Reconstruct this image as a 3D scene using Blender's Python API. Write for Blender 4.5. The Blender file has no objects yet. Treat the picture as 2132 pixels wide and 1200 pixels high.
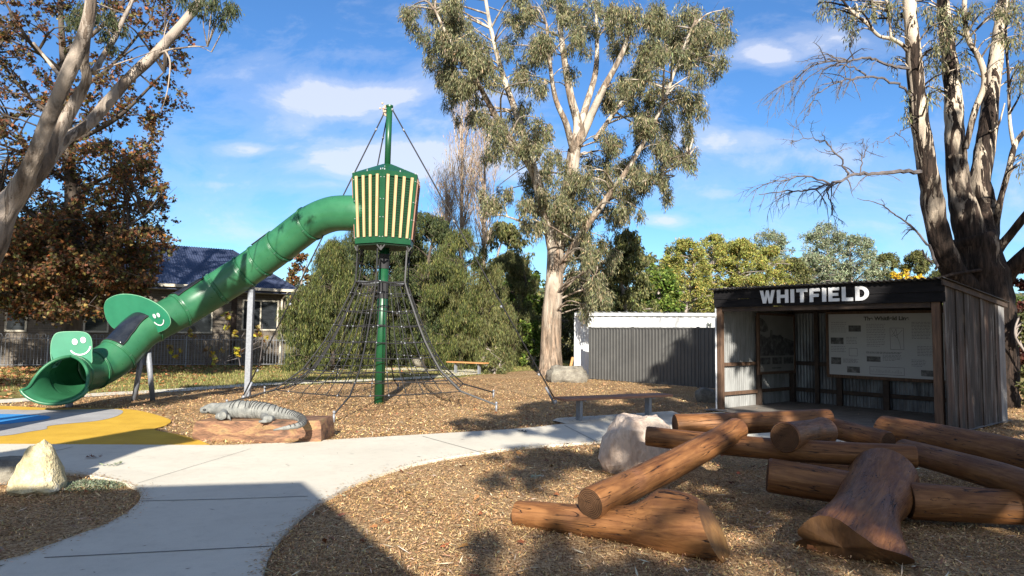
import bpy, math, random
import numpy as np
from mathutils import Vector, Matrix, noise as mnoise
random.seed(7); rng = np.random.default_rng(11)
R = math.radians; PI = math.pi
sc = bpy.context.scene
COL = sc.collection
# ------------------------------------------------------------------ camera
F = 1400.0; CAMZ = 1.6; PITCH = R(3.88); ROLL = 0.012
f0 = Vector((0, math.cos(PITCH), math.sin(PITCH))); r0 = Vector((1, 0, 0)); u0 = Vector((0, -math.sin(PITCH), math.cos(PITCH)))
cr = r0*math.cos(ROLL) + u0*math.sin(ROLL); cu = -r0*math.sin(ROLL) + u0*math.cos(ROLL)
CAM = Vector((0, 0, CAMZ))
def ray(px, py): return f0 + cr*((px-1066)/F) + cu*((600-py)/F)
def P(px, py, Y):
    d = ray(px, py); return CAM + d*(Y/d.y)
def G(px, py, z=0.0):
    d = ray(px, py); return CAM + d*((z-CAMZ)/d.z)
cd = bpy.data.cameras.new("camera"); cam = bpy.data.objects.new("camera", cd); COL.objects.link(cam)
cd.sensor_width = 36; cd.lens = F*36/2132; cd.clip_end = 2000; cd.clip_start = 0.05
m = Matrix((cr, cu, -f0)).transposed().to_4x4(); m.translation = CAM; cam.matrix_world = m
sc.camera = cam
# ------------------------------------------------------------------ light
SUN_EL = R(25); HEAD = R(93)
L = Vector((math.cos(HEAD)*math.cos(SUN_EL), math.sin(HEAD)*math.cos(SUN_EL), -math.sin(SUN_EL)))
def back(T, h):      # the point at height h whose shadow falls on T
    return T - L*((h-T.z)/(-L.z))
sl = bpy.data.lights.new("sun", 'SUN'); sl.energy = 5.0; sl.angle = R(0.5); sl.color = (1, .93, .82)
so = bpy.data.objects.new("sun", sl); COL.objects.link(so); so.rotation_euler = L.to_track_quat('-Z', 'Y').to_euler(); so.location = (0, -10, 30)
sc.view_settings.view_transform = 'Standard'; sc.view_settings.look = 'None'; sc.view_settings.exposure = 1.25
# ------------------------------------------------------------------ node helper
class NT:
    def __init__(s, tree): s.t = tree; s.n = tree.nodes; s.l = tree.links
    def add(s, typ, **kw):
        n = s.n.new(typ)
        for k, v in kw.items(): setattr(n, k, v)
        return n
    def link(s, a, b): s.l.new(a, b)
    def val(s, sock, v):
        if hasattr(v, 'is_output') or isinstance(v, bpy.types.NodeSocket): s.l.new(v, sock)
        else: sock.default_value = v
    def math(s, op, a, b=None, c=None, clamp=False):
        n = s.n.new('ShaderNodeMath'); n.operation = op; n.use_clamp = clamp
        s.val(n.inputs[0], a)
        if b is not None: s.val(n.inputs[1], b)
        if c is not None: s.val(n.inputs[2], c)
        return n.outputs[0]
    def noise(s, vec, scale, detail=4, rough=.55, dist=0, out=0):
        n = s.n.new('ShaderNodeTexNoise'); s.l.new(vec, n.inputs['Vector'])
        n.inputs['Scale'].default_value = scale; n.inputs['Detail'].default_value = detail; n.inputs['Roughness'].default_value = rough; n.inputs['Distortion'].default_value = dist
        return n.outputs[out]
    def ramp(s, fac, stops, interp='LINEAR'):
        n = s.n.new('ShaderNodeValToRGB'); s.l.new(fac, n.inputs[0]); e = n.color_ramp.elements; n.color_ramp.interpolation = interp
        while len(e) < len(stops): e.new(.5)
        for el, (p, c) in zip(e, stops): el.position = p; el.color = (*c, 1) if len(c) == 3 else c
        return n.outputs[0]
    def mix(s, fac, a, b, blend='MIX'):
        n = s.n.new('ShaderNodeMix'); n.data_type = 'RGBA'; n.blend_type = blend; n.clamp_factor = True
        s.val(n.inputs[0], fac)
        for i, v in ((6, a), (7, b)):
            if isinstance(v, bpy.types.NodeSocket): s.l.new(v, n.inputs[i])
            else: n.inputs[i].default_value = (*v, 1) if len(v) == 3 else v
        return n.outputs[2]
    def mapping(s, vec, scale=(1, 1, 1), rot=(0, 0, 0), loc=(0, 0, 0)):
        n = s.n.new('ShaderNodeMapping'); s.l.new(vec, n.inputs[0]); n.inputs['Scale'].default_value = scale; n.inputs['Rotation'].default_value = rot; n.inputs['Location'].default_value = loc
        return n.outputs[0]
def newmat(name):
    m = bpy.data.materials.new(name); m.use_nodes = True; t = NT(m.node_tree); b = m.node_tree.nodes['Principled BSDF']
    return m, t, b
def bump(t, b, h, strength=.4, dist=.02):
    n = t.n.new('ShaderNodeBump'); n.inputs['Strength'].default_value = strength; n.inputs['Distance'].default_value = dist
    t.l.new(h, n.inputs['Height']); t.l.new(n.outputs[0], b.inputs['Normal'])
def nmat(name, stops, scale=5, rough=.7, bmp=.3, bdist=.01, stretch=(1, 1, 1), detail=5, metal=0, spec=.5, fine=0, coat=0, coord='Object', dist=0):
    m, t, b = newmat(name)
    tc = t.n.new('ShaderNodeTexCoord').outputs[coord]
    v = t.mapping(tc, stretch)
    n1 = t.noise(v, scale, detail, .6, dist)
    c = t.ramp(n1, stops)
    if fine:
        n2 = t.noise(v, fine, 3)
        c = t.mix(.35, c, t.ramp(n2, [(.35, (.35, .35, .35)), (.65, (1, 1, 1))]), 'MULTIPLY')
        h = t.math('ADD', n1, n2)
    else: h = n1
    t.l.new(c, b.inputs['Base Color']); b.inputs['Roughness'].default_value = rough; b.inputs['Metallic'].default_value = metal
    b.inputs['Specular IOR Level'].default_value = spec; b.inputs['Coat Weight'].default_value = coat; b.inputs['Coat Roughness'].default_value = .1
    if bmp: bump(t, b, h, bmp, bdist)
    return m
# ------------------------------------------------------------------ mesh helpers
class MB:
    def __init__(s): s.v = []; s.f = []
    def add(s, vs, fs):
        o = len(s.v); s.v += [tuple(v) for v in vs]; s.f += [tuple(i+o for i in f) for f in fs]; return s
    def box(s, c, d, rz=0, M=None):
        x, y, z = d[0]/2, d[1]/2, d[2]/2
        vs = [Vector((a, b, e)) for a in (-x, x) for b in (-y, y) for e in (-z, z)]
        T = M if M is not None else Matrix.Rotation(rz, 4, 'Z')
        vs = [T @ v + Vector(c) for v in vs]
        return s.add(vs, [(0, 1, 3, 2), (4, 6, 7, 5), (0, 4, 5, 1), (2, 3, 7, 6), (0, 2, 6, 4), (1, 5, 7, 3)])
    def prism(s, poly, z0, z1):
        n = len(poly); vs = [(p[0], p[1], z0) for p in poly] + [(p[0], p[1], z1) for p in poly]
        return s.add(vs, [tuple(range(n))[::-1], tuple(range(n, 2*n))] + [(i, (i+1) % n, (i+1) % n+n, i+n) for i in range(n)])
    def plate(s, pts3, nrm, th):      # polygon in 3D, thickness along nrm
        n = len(pts3); nn = Vector(nrm).normalized()*th
        vs = [Vector(p) for p in pts3] + [Vector(p)+nn for p in pts3]
        return s.add(vs, [tuple(range(n))[::-1], tuple(range(n, 2*n))] + [(i, (i+1) % n, (i+1) % n+n, i+n) for i in range(n)])
    def tube(s, pts, rad, n=8, caps=True, rough=0.0, freq=3.0, closed=False, seed=0, up=None):
        pts = [Vector(p) for p in pts]; k = len(pts)
        if not hasattr(rad, '__len__'): rad = [rad]*k
        vs = []; prev = None
        for i, p in enumerate(pts):
            if closed: d = (pts[(i+1) % k]-pts[i-1])
            else: d = (pts[min(i+1, k-1)]-pts[max(i-1, 0)])
            d = d.normalized() if d.length > 1e-9 else Vector((0, 0, 1))
            if up is not None:
                a = d.cross(Vector(up)).normalized()
            elif prev is None:
                a = d.orthogonal().normalized()
            else:
                a = (prev - d*prev.dot(d)); a = a.normalized() if a.length > 1e-6 else d.orthogonal().normalized()
            prev = a; b = d.cross(a)
            for j in range(n):
                an = 2*PI*j/n; o = a*math.cos(an)+b*math.sin(an); r = rad[i]
                if rough: r *= 1+rough*mnoise.noise(Vector((p+o*r)*freq)+Vector((seed, 0, 0)))
                vs.append(p+o*r)
        fs = []
        for i in range(k if closed else k-1):
            i2 = (i+1) % k
            for j in range(n):
                j2 = (j+1) % n; fs.append((i*n+j, i*n+j2, i2*n+j2, i2*n+j))
        if caps and not closed:
            fs.append(tuple(range(n))[::-1]); fs.append(tuple(range((k-1)*n, k*n)))
        return s.add(vs, fs)
    def ball(s, c, r, nu=10, nv=7, sc_=(1, 1, 1), rough=0, freq=3):
        vs = []; fs = []
        for i in range(nv+1):
            th = PI*i/nv
            for j in range(nu):
                ph = 2*PI*j/nu; d = Vector((math.sin(th)*math.cos(ph)*sc_[0], math.sin(th)*math.sin(ph)*sc_[1], math.cos(th)*sc_[2]))*r
                if rough: d *= 1+rough*mnoise.noise((Vector(c)+d)*freq)
                vs.append(Vector(c)+d)
        for i in range(nv):
            for j in range(nu): fs.append((i*nu+j, (i+1)*nu+j, (i+1)*nu+(j+1) % nu, i*nu+(j+1) % nu))
        return s.add(vs, fs)
    def build(s, name, mat, parent=None, smooth=False, bevel=0, origin=None):
        me = bpy.data.meshes.new(name)
        o_ = Vector(origin) if origin is not None else None
        vs = s.v if o_ is None else [tuple(Vector(v)-o_) for v in s.v]
        me.from_pydata(vs, [], s.f); me.validate(); me.update()
        if mat is not None: me.materials.append(mat)
        o = bpy.data.objects.new(name, me); COL.objects.link(o)
        if o_ is not None: o.location = o_
        if parent is not None:
            o.parent = parent; o.matrix_parent_inverse = parent_inv(parent)
        if smooth: me.polygons.foreach_set('use_smooth', [True]*len(me.polygons)); 
        if bevel:
            b = o.modifiers.new('b', 'BEVEL'); b.width = bevel; b.segments = 2; b.limit_method = 'ANGLE'
        return o
def world_t(p):
    v = Vector(p.location)
    return v if p.parent is None or p.parent.type == 'EMPTY' and p.type == 'EMPTY' else v
def parent_inv(p): return Matrix.Translation(world_t(p)).inverted()
def tag(o, label=None, cat=None, group=None, kind=None):
    if label: o['label'] = label
    if cat: o['category'] = cat
    if group: o['group'] = group
    if kind: o['kind'] = kind
    return o
def thing(name, label, cat, loc=(0, 0, 0), group=None):
    o = bpy.data.objects.new(name, None); COL.objects.link(o); o.location = loc; o.empty_display_size = .2
    return tag(o, label, cat, group)
def edge_split(o, ang=40):
    try:
        me = o.data
        me.polygons.foreach_set('use_smooth', [True]*len(me.polygons))
        me.set_sharp_from_angle(angle=R(ang))
    except Exception: pass
    return o
def spline(pts, rad, sub=5):
    pts = [Vector(p) for p in pts]; op = []; orr = []
    k = len(pts)
    if not hasattr(rad, '__len__'): rad = [rad]*k
    for i in range(k-1):
        p0 = pts[max(i-1, 0)]; p1 = pts[i]; p2 = pts[i+1]; p3 = pts[min(i+2, k-1)]
        for j in range(sub):
            t = j/sub
            op.append(.5*((2*p1)+(p2-p0)*t+(2*p0-5*p1+4*p2-p3)*t*t+(3*p1-p0-3*p2+p3)*t**3)); orr.append(rad[i]*(1-t)+rad[i+1]*t)
    op.append(pts[-1]); orr.append(rad[-1]); return op, orr
# fast quads for foliage
def quads(name, pos, axis, side, ln, wd, colors, mat, parent=None, star=False, fold=None):
    pos = np.asarray(pos); N = len(pos)
    ln = np.broadcast_to(ln, (N,))[:, None]; wd = np.broadcast_to(wd, (N,))[:, None]
    if star:
        nrm = np.cross(axis, side)
        offs = [(-.5, 0), (-.25, .55), (.08, .16), (.12, .62), (.22, .14), (.62, 0), (.22, -.14), (.12, -.62), (.08, -.16), (-.25, -.55)]
        k = len(offs); V = np.empty((N, k, 3), np.float32)
        for i, (a, b) in enumerate(offs): V[:, i] = pos+axis*ln*a+side*wd*b + nrm*(wd*(-.25*abs(b)))
    else:
        k = 4; V = np.empty((N, 4, 3), np.float32)
        V[:, 0] = pos; V[:, 1] = pos+axis*ln*.45+side*wd*.5; V[:, 2] = pos+axis*ln; V[:, 3] = pos+axis*ln*.45-side*wd*.5
    me = bpy.data.meshes.new(name); me.vertices.add(N*k); me.vertices.foreach_set('co', V.reshape(-1))
    me.loops.add(N*k); me.loops.foreach_set('vertex_index', np.arange(N*k, dtype=np.int32))
    me.polygons.add(N); me.polygons.foreach_set('loop_start', np.arange(0, N*k, k, dtype=np.int32)); me.polygons.foreach_set('loop_total', np.full(N, k, np.int32))
    me.update(calc_edges=True)
    at = me.attributes.new('Col', 'FLOAT_COLOR', 'FACE')
    c4 = np.ones((N, 4), np.float32); c4[:, :3] = colors; at.data.foreach_set('color', c4.reshape(-1))
    me.materials.append(mat)
    o = bpy.data.objects.new(name, me); COL.objects.link(o)
    if parent is not None: o.parent = parent; o.matrix_parent_inverse = parent_inv(parent)
    return o
def unit(a): return a/np.maximum(np.linalg.norm(a, axis=-1, keepdims=True), 1e-9)
def pal(colors, weights, N, var=.25):
    c = np.array(colors)[rng.choice(len(colors), N, p=np.array(weights)/sum(weights))]
    return np.clip(c*(1+var*rng.standard_normal((N, 1)))*(1+.08*rng.standard_normal((N, 3))), .003, .9)
def leafmat(name, trans=.3, rough=.55, spec=.25):
    m, t, b = newmat(name)
    a = t.n.new('ShaderNodeAttribute'); a.attribute_name = 'Col'
    t.l.new(a.outputs['Color'], b.inputs['Base Color']); b.inputs['Roughness'].default_value = rough; b.inputs['Specular IOR Level'].default_value = spec
    tr = t.n.new('ShaderNodeBsdfTranslucent'); t.l.new(a.outputs['Color'], tr.inputs[0])
    mx = t.n.new('ShaderNodeMixShader'); mx.inputs[0].default_value = trans
    t.l.new(b.outputs[0], mx.inputs[1]); t.l.new(tr.outputs[0], mx.inputs[2]); t.l.new(mx.outputs[0], m.node_tree.nodes['Material Output'].inputs[0])
    return m
LEAF = leafmat('leaf', .38); CHIP = leafmat('wood_chip', 0.0, .8, .15)
# ------------------------------------------------------------------ materials
def bark_gum(name, lowz=3.0, pale=(.62, .54, .44), grey=(.33, .29, .25), brown=(.16, .11, .08), fade=2.0, rough_amt=.5):
    m, t, b = newmat(name)
    tc = t.n.new('ShaderNodeTexCoord').outputs['Object']
    v = t.mapping(tc, (1, 1, .28)); n1 = t.noise(v, 3.2, 6, .62, .6); n2 = t.noise(t.mapping(tc, (1, 1, .12)), 14, 5, .65, .4); n3 = t.noise(tc, 45, 3)
    patch = t.ramp(n1, [(.34, grey), (.44, tuple(x*.8 for x in pale)), (.52, pale), (.66, tuple(min(1, x*1.15) for x in pale))])
    rough = t.ramp(n2, [(.36, tuple(x*.25 for x in brown)), (.5, brown), (.66, tuple(x*2.2 for x in brown))])
    z = t.n.new('ShaderNodeSeparateXYZ'); t.l.new(tc, z.inputs[0])
    zf = t.math('ADD', z.outputs[2], t.math('MULTIPLY', t.math('SUBTRACT', n1, .5), 9))
    f = t.math('DIVIDE', t.math('SUBTRACT', lowz+fade, zf), 2*fade, clamp=True)
    f = t.math('MAXIMUM', f, t.math('MULTIPLY', t.math('GREATER_THAN', t.noise(t.mapping(tc, (1, 1, .2)), 2.2, 5, .7, 1.2), .62-.13*rough_amt), rough_amt))
    c = t.mix(f, patch, rough)
    c = t.mix(.3, c, t.ramp(n3, [(.3, (.5, .5, .5)), (.7, (1, 1, 1))]), 'MULTIPLY')
    t.l.new(c, b.inputs['Base Color']); b.inputs['Roughness'].default_value = .8; b.inputs['Specular IOR Level'].default_value = .2
    bump(t, b, t.math('ADD', t.math('MULTIPLY', n2, t.math('ADD', f, .15)), t.math('MULTIPLY', n3, .15)), .9, .06)
    return m
M = {}
M['bark_c'] = bark_gum('gum_bark', 2.6, pale=(.43, .375, .305), grey=(.20, .165, .135), brown=(.18, .128, .09), fade=3, rough_amt=.85)
M['bark_l'] = bark_gum('leaning_gum_bark', 2.4, pale=(.34, .285, .235), grey=(.11, .09, .075), brown=(.10, .072, .052), rough_amt=.75)
M['bark_r'] = bark_gum('shaggy_gum_bark', 5.6, pale=(.48, .40, .31), grey=(.14, .105, .08), brown=(.024, .016, .012), fade=1.6, rough_amt=1.0)  # low trunk is black shaggy bark, darkened further for the shade there
M['bark_d'] = nmat('dark_bark', [(.3, (.03, .022, .017)), (.7, (.11, .085, .065))], 6, .9, .8, .03, (1, 1, .2))
M['bark_g'] = nmat('grey_bark', [(.3, (.13, .11, .10)), (.7, (.36, .31, .27))], 6, .9, .5, .02, (1, 1, .3))
M['bark_p'] = nmat('poplar_bark', [(.3, (.22, .165, .12)), (.7, (.44, .35, .27))], 5, .9, .3, .02, (1, 1, .3))
M['dead'] = nmat('dead_wood', [(.3, (.05, .045, .045)), (.7, (.14, .12, .12))], 6, .9, .3)
def green_plastic():
    m, t, b = newmat('green_plastic')
    tc = t.n.new('ShaderNodeTexCoord').outputs['Object']
    c = t.ramp(t.noise(tc, 2.2, 6, .65), [(.35, (.020, .105, .047)), (.65, (.030, .14, .065))])
    sp = t.noise(t.mapping(tc, (1, 1, .35)), 26, 4, .7)
    c = t.mix(t.ramp(sp, [(.64, (0, 0, 0)), (.80, (.35, .35, .35))]), c, (.12, .22, .15))
    t.l.new(c, b.inputs['Base Color'])
    t.l.new(t.ramp(t.noise(tc, 9, 4), [(.3, (.27, .27, .27)), (.7, (.38, .38, .38))]), b.inputs['Roughness'])
    b.inputs['Specular IOR Level'].default_value = .5
    bump(t, b, t.noise(tc, 3, 2), .08, .02)
    return m
M['slide'] = green_plastic()
M['green_board'] = nmat('green_board', [(.3, (.014, .15, .082)), (.7, (.022, .19, .105))], 3, .45, 0)
M['rim'] = nmat('pale_green_edge', [(.3, (.09, .25, .14)), (.7, (.15, .34, .21))], 9, .5, 0)
M['green_paint'] = nmat('dark_green_paint', [(.3, (.005, .052, .020)), (.7, (.009, .075, .029))], 4, .38, .05, .003, fine=0)
M['dark_glass'] = nmat('smoked_panel', [(.3, (.006, .008, .012)), (.7, (.02, .024, .032))], 5, .12, .1, .004)
M['black_mesh'] = nmat('cabin_inside', [(.3, (.004, .02, .01)), (.7, (.008, .035, .016))], 5, .8, 0)
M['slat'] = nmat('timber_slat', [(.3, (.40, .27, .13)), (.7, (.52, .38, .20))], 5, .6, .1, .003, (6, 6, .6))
M['slat_shaded'] = nmat('timber_slat_shaded', [(.3, (.16, .07, .035)), (.7, (.24, .11, .06))], 5, .6, .1, .003, (6, 6, .6))  # same slat timber, darkened for cabin faces turned from the sun
M['white'] = nmat('white_paint', [(.3, (.55, .56, .57)), (.7, (.66, .66, .66))], 8, .6, .05, .002)
M['steel'] = nmat('galvanised_steel', [(.3, (.17, .18, .20)), (.7, (.25, .265, .29))], 20, .5, .05, .002, metal=.25)
M['bolt'] = nmat('bolt_steel', [(.3, (.5, .5, .5)), (.7, (.65, .65, .65))], 20, .35, 0, metal=.6)
M['rope'] = nmat('black_rope', [(.3, (.006, .006, .007)), (.7, (.022, .022, .024))], 90, .75, .5, .003)
M['rope_grey'] = nmat('grey_rope', [(.3, (.035, .035, .036)), (.7, (.09, .09, .09))], 90, .75, .5, .003)
M['fence_grey'] = nmat('grey_steel_sheet', [(.3, (.062, .062, .06)), (.7, (.085, .084, .08))], 2, .5, .03, .003)
M['rock_y'] = nmat('yellow_sandstone', [(.25, (.26, .22, .14)), (.45, (.50, .42, .24)), (.55, (.62, .52, .30)), (.75, (.72, .66, .52))], 4.5, .9, .9, .03, fine=30)
M['rock_w'] = nmat('pinkish_rock', [(.25, (.30, .2, .15)), (.40, (.52, .40, .31)), (.6, (.62, .51, .42)), (.75, (.5, .33, .25))], 3.5, .85, .8, .03, (1, 1, .5), fine=24)
M['rock_g'] = nmat('grey_rock', [(.3, (.10, .09, .07)), (.5, (.20, .18, .145)), (.7, (.29, .27, .215))], 4, .9, .9, .03, fine=26)
M['rubber_y'] = nmat('yellow_rubber', [(.3, (.52, .30, .012)), (.7, (.66, .40, .03))], 2, .85, .4, .004, fine=140)
M['rubber_g'] = nmat('grey_rubber', [(.3, (.30, .29, .29)), (.7, (.42, .41, .40))], 2, .85, .4, .004, fine=140)
M['rubber_b'] = nmat('blue_rubber', [(.3, (.02, .22, .55)), (.7, (.03, .29, .66))], 2, .85, .4, .004, fine=140)
M['joint'] = nmat('joint_gap', [(.3, (.05, .05, .05)), (.7, (.09, .085, .08))], 30, .9, 0)
M['tin'] = None
def concrete():
    m, t, b = newmat('concrete')
    tc = t.n.new('ShaderNodeTexCoord').outputs['Object']
    n1 = t.noise(tc, .8, 6, .6); n2 = t.noise(tc, 9, 5, .65); n3 = t.noise(t.mapping(tc, (4, 120, 1), (0, 0, .15)), 1.5, 3); n4 = t.noise(tc, 160, 2)
    c = t.ramp(n1, [(.3, (.56, .52, .43)), (.7, (.64, .60, .50))])
    c = t.mix(.5, c, t.ramp(n2, [(.25, (.82, .81, .8)), (.5, (1, 1, 1)), (.8, (1.0, .99, .96))]), 'MULTIPLY')
    c = t.mix(.25, c, t.ramp(n3, [(.3, (.8, .8, .8)), (.6, (1, 1, 1))]), 'MULTIPLY')
    c = t.mix(.25, c, t.ramp(n4, [(.3, (.7, .7, .7)), (.6, (1, 1, 1))]), 'MULTIPLY')
    sp = t.noise(tc, 6.3, 6, .75, .8)
    c = t.mix(t.ramp(sp, [(.62, (0, 0, 0)), (.74, (.45, .45, .45))]), c, (.24, .22, .19))
    st = t.noise(tc, 1.7, 7, .7, 1.0); c = t.mix(t.ramp(st, [(.52, (0, 0, 0)), (.7, (.2, .2, .2))]), c, (.34, .30, .24))
    t.l.new(c, b.inputs['Base Color']); b.inputs['Roughness'].default_value = .88; b.inputs['Specular IOR Level'].default_value = .25
    bump(t, b, t.math('ADD', n3, n4), .25, .004); return m
M['concrete'] = concrete()
def mulch():
    m, t, b = newmat('mulch')
    tc = t.n.new('ShaderNodeTexCoord').outputs['Object']
    n1 = t.noise(tc, .5, 5, .6)
    v1 = t.n.new('ShaderNodeTexVoronoi'); v1.inputs['Scale'].default_value = 34; t.l.new(t.mapping(tc, (1, 2.6, 1), (0, 0, .6)), v1.inputs['Vector'])
    v2 = t.n.new('ShaderNodeTexVoronoi'); v2.inputs['Scale'].default_value = 42; t.l.new(t.mapping(tc, (2.8, 1, 1), (0, 0, -.4)), v2.inputs['Vector'])
    s1 = t.n.new('ShaderNodeSeparateColor'); t.l.new(v1.outputs['Color'], s1.inputs[0]); s2 = t.n.new('ShaderNodeSeparateColor'); t.l.new(v2.outputs['Color'], s2.inputs[0])
    f = t.math('MULTIPLY', t.math('ADD', s1.outputs[0], s2.outputs[1]), .5)
    c = t.ramp(f, [(.12, (.11, .064, .03)), (.38, (.37, .235, .12)), (.62, (.55, .375, .20)), (.9, (.74, .56, .34))])
    c = t.mix(.6, c, t.ramp(n1, [(.35, (.55, .42, .34)), (.6, (1, .98, .95))]), 'MULTIPLY')
    t.l.new(c, b.inputs['Base Color']); b.inputs['Roughness'].default_value = .9; b.inputs['Specular IOR Level'].default_value = .15
    bump(t, b, t.math('ADD', f, t.noise(tc, 22, 5, .7)), 1, .035); return m
M['mulch'] = mulch()
def lawn():
    m, t, b = newmat('lawn')
    tc = t.n.new('ShaderNodeTexCoord').outputs['Object']
    n1 = t.noise(tc, .35, 6, .65); n2 = t.noise(tc, 25, 4, .7); n3 = t.noise(tc, 2.2, 5, .7)
    c = t.ramp(n1, [(.3, (.10, .12, .03)), (.5, (.27, .24, .085)), (.7, (.33, .27, .11))])
    c = t.mix(.6, c, t.ramp(n2, [(.3, (.45, .45, .4)), (.65, (1, 1, 1))]), 'MULTIPLY')
    c = t.mix(t.ramp(n3, [(.52, (0, 0, 0)), (.68, (.7, .7, .7))]), c, (.22, .13, .065))
    t.l.new(c, b.inputs['Base Color']); b.inputs['Roughness'].default_value = .95; b.inputs['Specular IOR Level'].default_value = .1
    bump(t, b, n2, .8, .04); return m
M['lawn'] = lawn()
def wetlog(name, dark=1.0):
    m, t, b = newmat(name)
    tc = t.n.new('ShaderNodeTexCoord').outputs['Object']     # log local X runs along the log
    g = t.mapping(tc, (1.1, 9, 9)); n1 = t.noise(g, 2.2, 6, .6, .8); n2 = t.noise(tc, 2.6, 4, .6); n3 = t.noise(t.mapping(tc, (2, 40, 40)), 3, 4, .6, .3)
    c = t.ramp(n1, [(.26, (.085, .034, .014)), (.48, (.17, .074, .026)), (.70, (.27, .125, .045))])
    c = t.mix(.55, c, t.ramp(n2, [(.35, (.55, .45, .42)), (.6, (1, 1, 1))]), 'MULTIPLY')
    c = t.mix(t.ramp(n2, [(.6, (0, 0, 0)), (.75, (.35, .35, .35))]), c, (.22, .10, .06))
    cr_ = t.noise(t.mapping(tc, (.35, 5, 5)), 3.4, 3, .5, .5)
    crack = t.ramp(cr_, [(.488, (0, 0, 0)), (.496, (1, 1, 1)), (.504, (1, 1, 1)), (.512, (0, 0, 0))])
    crk = t.math('MULTIPLY', crack, t.ramp(t.noise(tc, 1.7, 2), [(.45, (0, 0, 0)), (.55, (1, 1, 1))]))
    c = t.mix(crk, c, (.02, .01, .006))
    t.l.new(c, b.inputs['Base Color'])
    sc2 = t.noise(t.mapping(tc, (.8, 2.5, 2.5)), 3.3, 5, .7, .6)
    c = t.mix(t.ramp(sc2, [(.58, (0, 0, 0)), (.76, (.45, .45, .45))]), c, (.05, .022, .012))
    c = t.mix(t.ramp(sc2, [(.26, (.6, .6, .6)), (.38, (0, 0, 0))]), c, (.22, .10, .045))
    t.l.new(c, b.inputs['Base Color'])
    t.l.new(t.ramp(n3, [(.3, (.40, .40, .40)), (.7, (.64, .64, .64))]), b.inputs['Roughness'])
    b.inputs['Specular IOR Level'].default_value = .28
    bump(t, b, t.math('SUBTRACT', t.math('ADD', t.math('MULTIPLY', n3, .35), n1), t.math('MULTIPLY', crk, 1.2)), .5, .012); return m
M['log'] = wetlog('oiled_log')
def ringmat():
    m, t, b = newmat('log_end_grain'); tc = t.n.new('ShaderNodeTexCoord').outputs['Object']
    wv = t.n.new('ShaderNodeTexWave'); wv.wave_type = 'RINGS'; wv.rings_direction = 'X'; wv.inputs['Scale'].default_value = 22; wv.inputs['Distortion'].default_value = 2.5; wv.inputs['Detail'].default_value = 3; wv.inputs['Detail Scale'].default_value = .4
    t.l.new(tc, wv.inputs[0]); n = t.noise(tc, 9, 5, .6)
    c = t.mix(wv.outputs['Fac'], (.05, .024, .012), (.12, .062, .03)); c = t.mix(.6, c, t.ramp(n, [(.3, (.5, .5, .5)), (.7, (1.1, 1.1, 1.1))]), 'MULTIPLY')
    ck = t.ramp(t.noise(t.mapping(tc, (1, 1, 7)), 5, 2, .5, .4), [(.49, (0, 0, 0)), (.5, (1, 1, 1)), (.51, (0, 0, 0))]); c = t.mix(ck, c, (.012, .007, .004))
    t.l.new(c, b.inputs['Base Color']); b.inputs['Roughness'].default_value = .85; b.inputs['Specular IOR Level'].default_value = .2; bump(t, b, t.math('ADD', wv.outputs['Fac'], n), .4, .006); return m
M['log_end'] = ringmat()
M['log_cut'] = nmat('log_cut_yellow', [(.3, (.09, .042, .014)), (.5, (.17, .085, .026)), (.7, (.24, .13, .04))], 5, .6, .5, .01, (1, 1, .3), fine=30)
M['timber_post'] = nmat('weathered_post', [(.3, (.06, .033, .02)), (.7, (.15, .085, .05))], 6, .85, .5, .01, (5, 5, .4), fine=20)
M['timber_dark'] = nmat('dark_rail', [(.3, (.02, .013, .01)), (.7, (.06, .038, .025))], 6, .85, .5, .01, (1, 1, 1))
M['block'] = nmat('carved_block', [(.28, (.035, .022, .014)), (.40, (.12, .062, .035)), (.52, (.24, .12, .065)), (.62, (.30, .19, .085)), (.72, (.14, .09, .055))], 2.6, .8, .7, .02, (1, 2, 3.2), fine=20, dist=1.0)
M['block_end'] = nmat('block_end', [(.3, (.04, .03, .022)), (.7, (.09, .065, .05))], 6, .9, .5, .01)
M['liz'] = nmat('lizard_grey', [(.3, (.11, .115, .11)), (.5, (.20, .205, .19)), (.7, (.29, .29, .265))], 10, .8, .7, .01, fine=70)
M['liz_dark'] = nmat('lizard_groove', [(.3, (.02, .02, .02)), (.7, (.04, .04, .04))], 30, .8, 0)
M['fascia'] = nmat('black_board', [(.3, (.005, .005, .006)), (.7, (.014, .013, .014))], 4, .9, .3, .006, (1, 1, 6), spec=.15)
def corr_tin():
    m, t, b = newmat('weathered_shaded_tin')
    tc = t.n.new('ShaderNodeTexCoord').outputs['Object']
    n1 = t.noise(t.mapping(tc, (1, 1, .25)), 2.2, 6, .65, .4); n2 = t.noise(t.mapping(tc, (1, 1, .1)), 9, 5, .7)
    c = t.ramp(n1, [(.3, (.025, .023, .021)), (.45, (.07, .073, .075)), (.6, (.16, .17, .175)), (.75, (.10, .115, .12))])
    c = t.mix(t.ramp(n2, [(.55, (0, 0, 0)), (.72, (.7, .7, .7))]), c, (.10, .065, .045))
    t.l.new(c, b.inputs['Base Color']); b.inputs['Roughness'].default_value = .5; b.inputs['Metallic'].default_value = .35
    bump(t, b, n2, .2, .004); return m
M['tin'] = corr_tin()  # weathered tin of the back wall, darkened for the shed's inner shade
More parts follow.
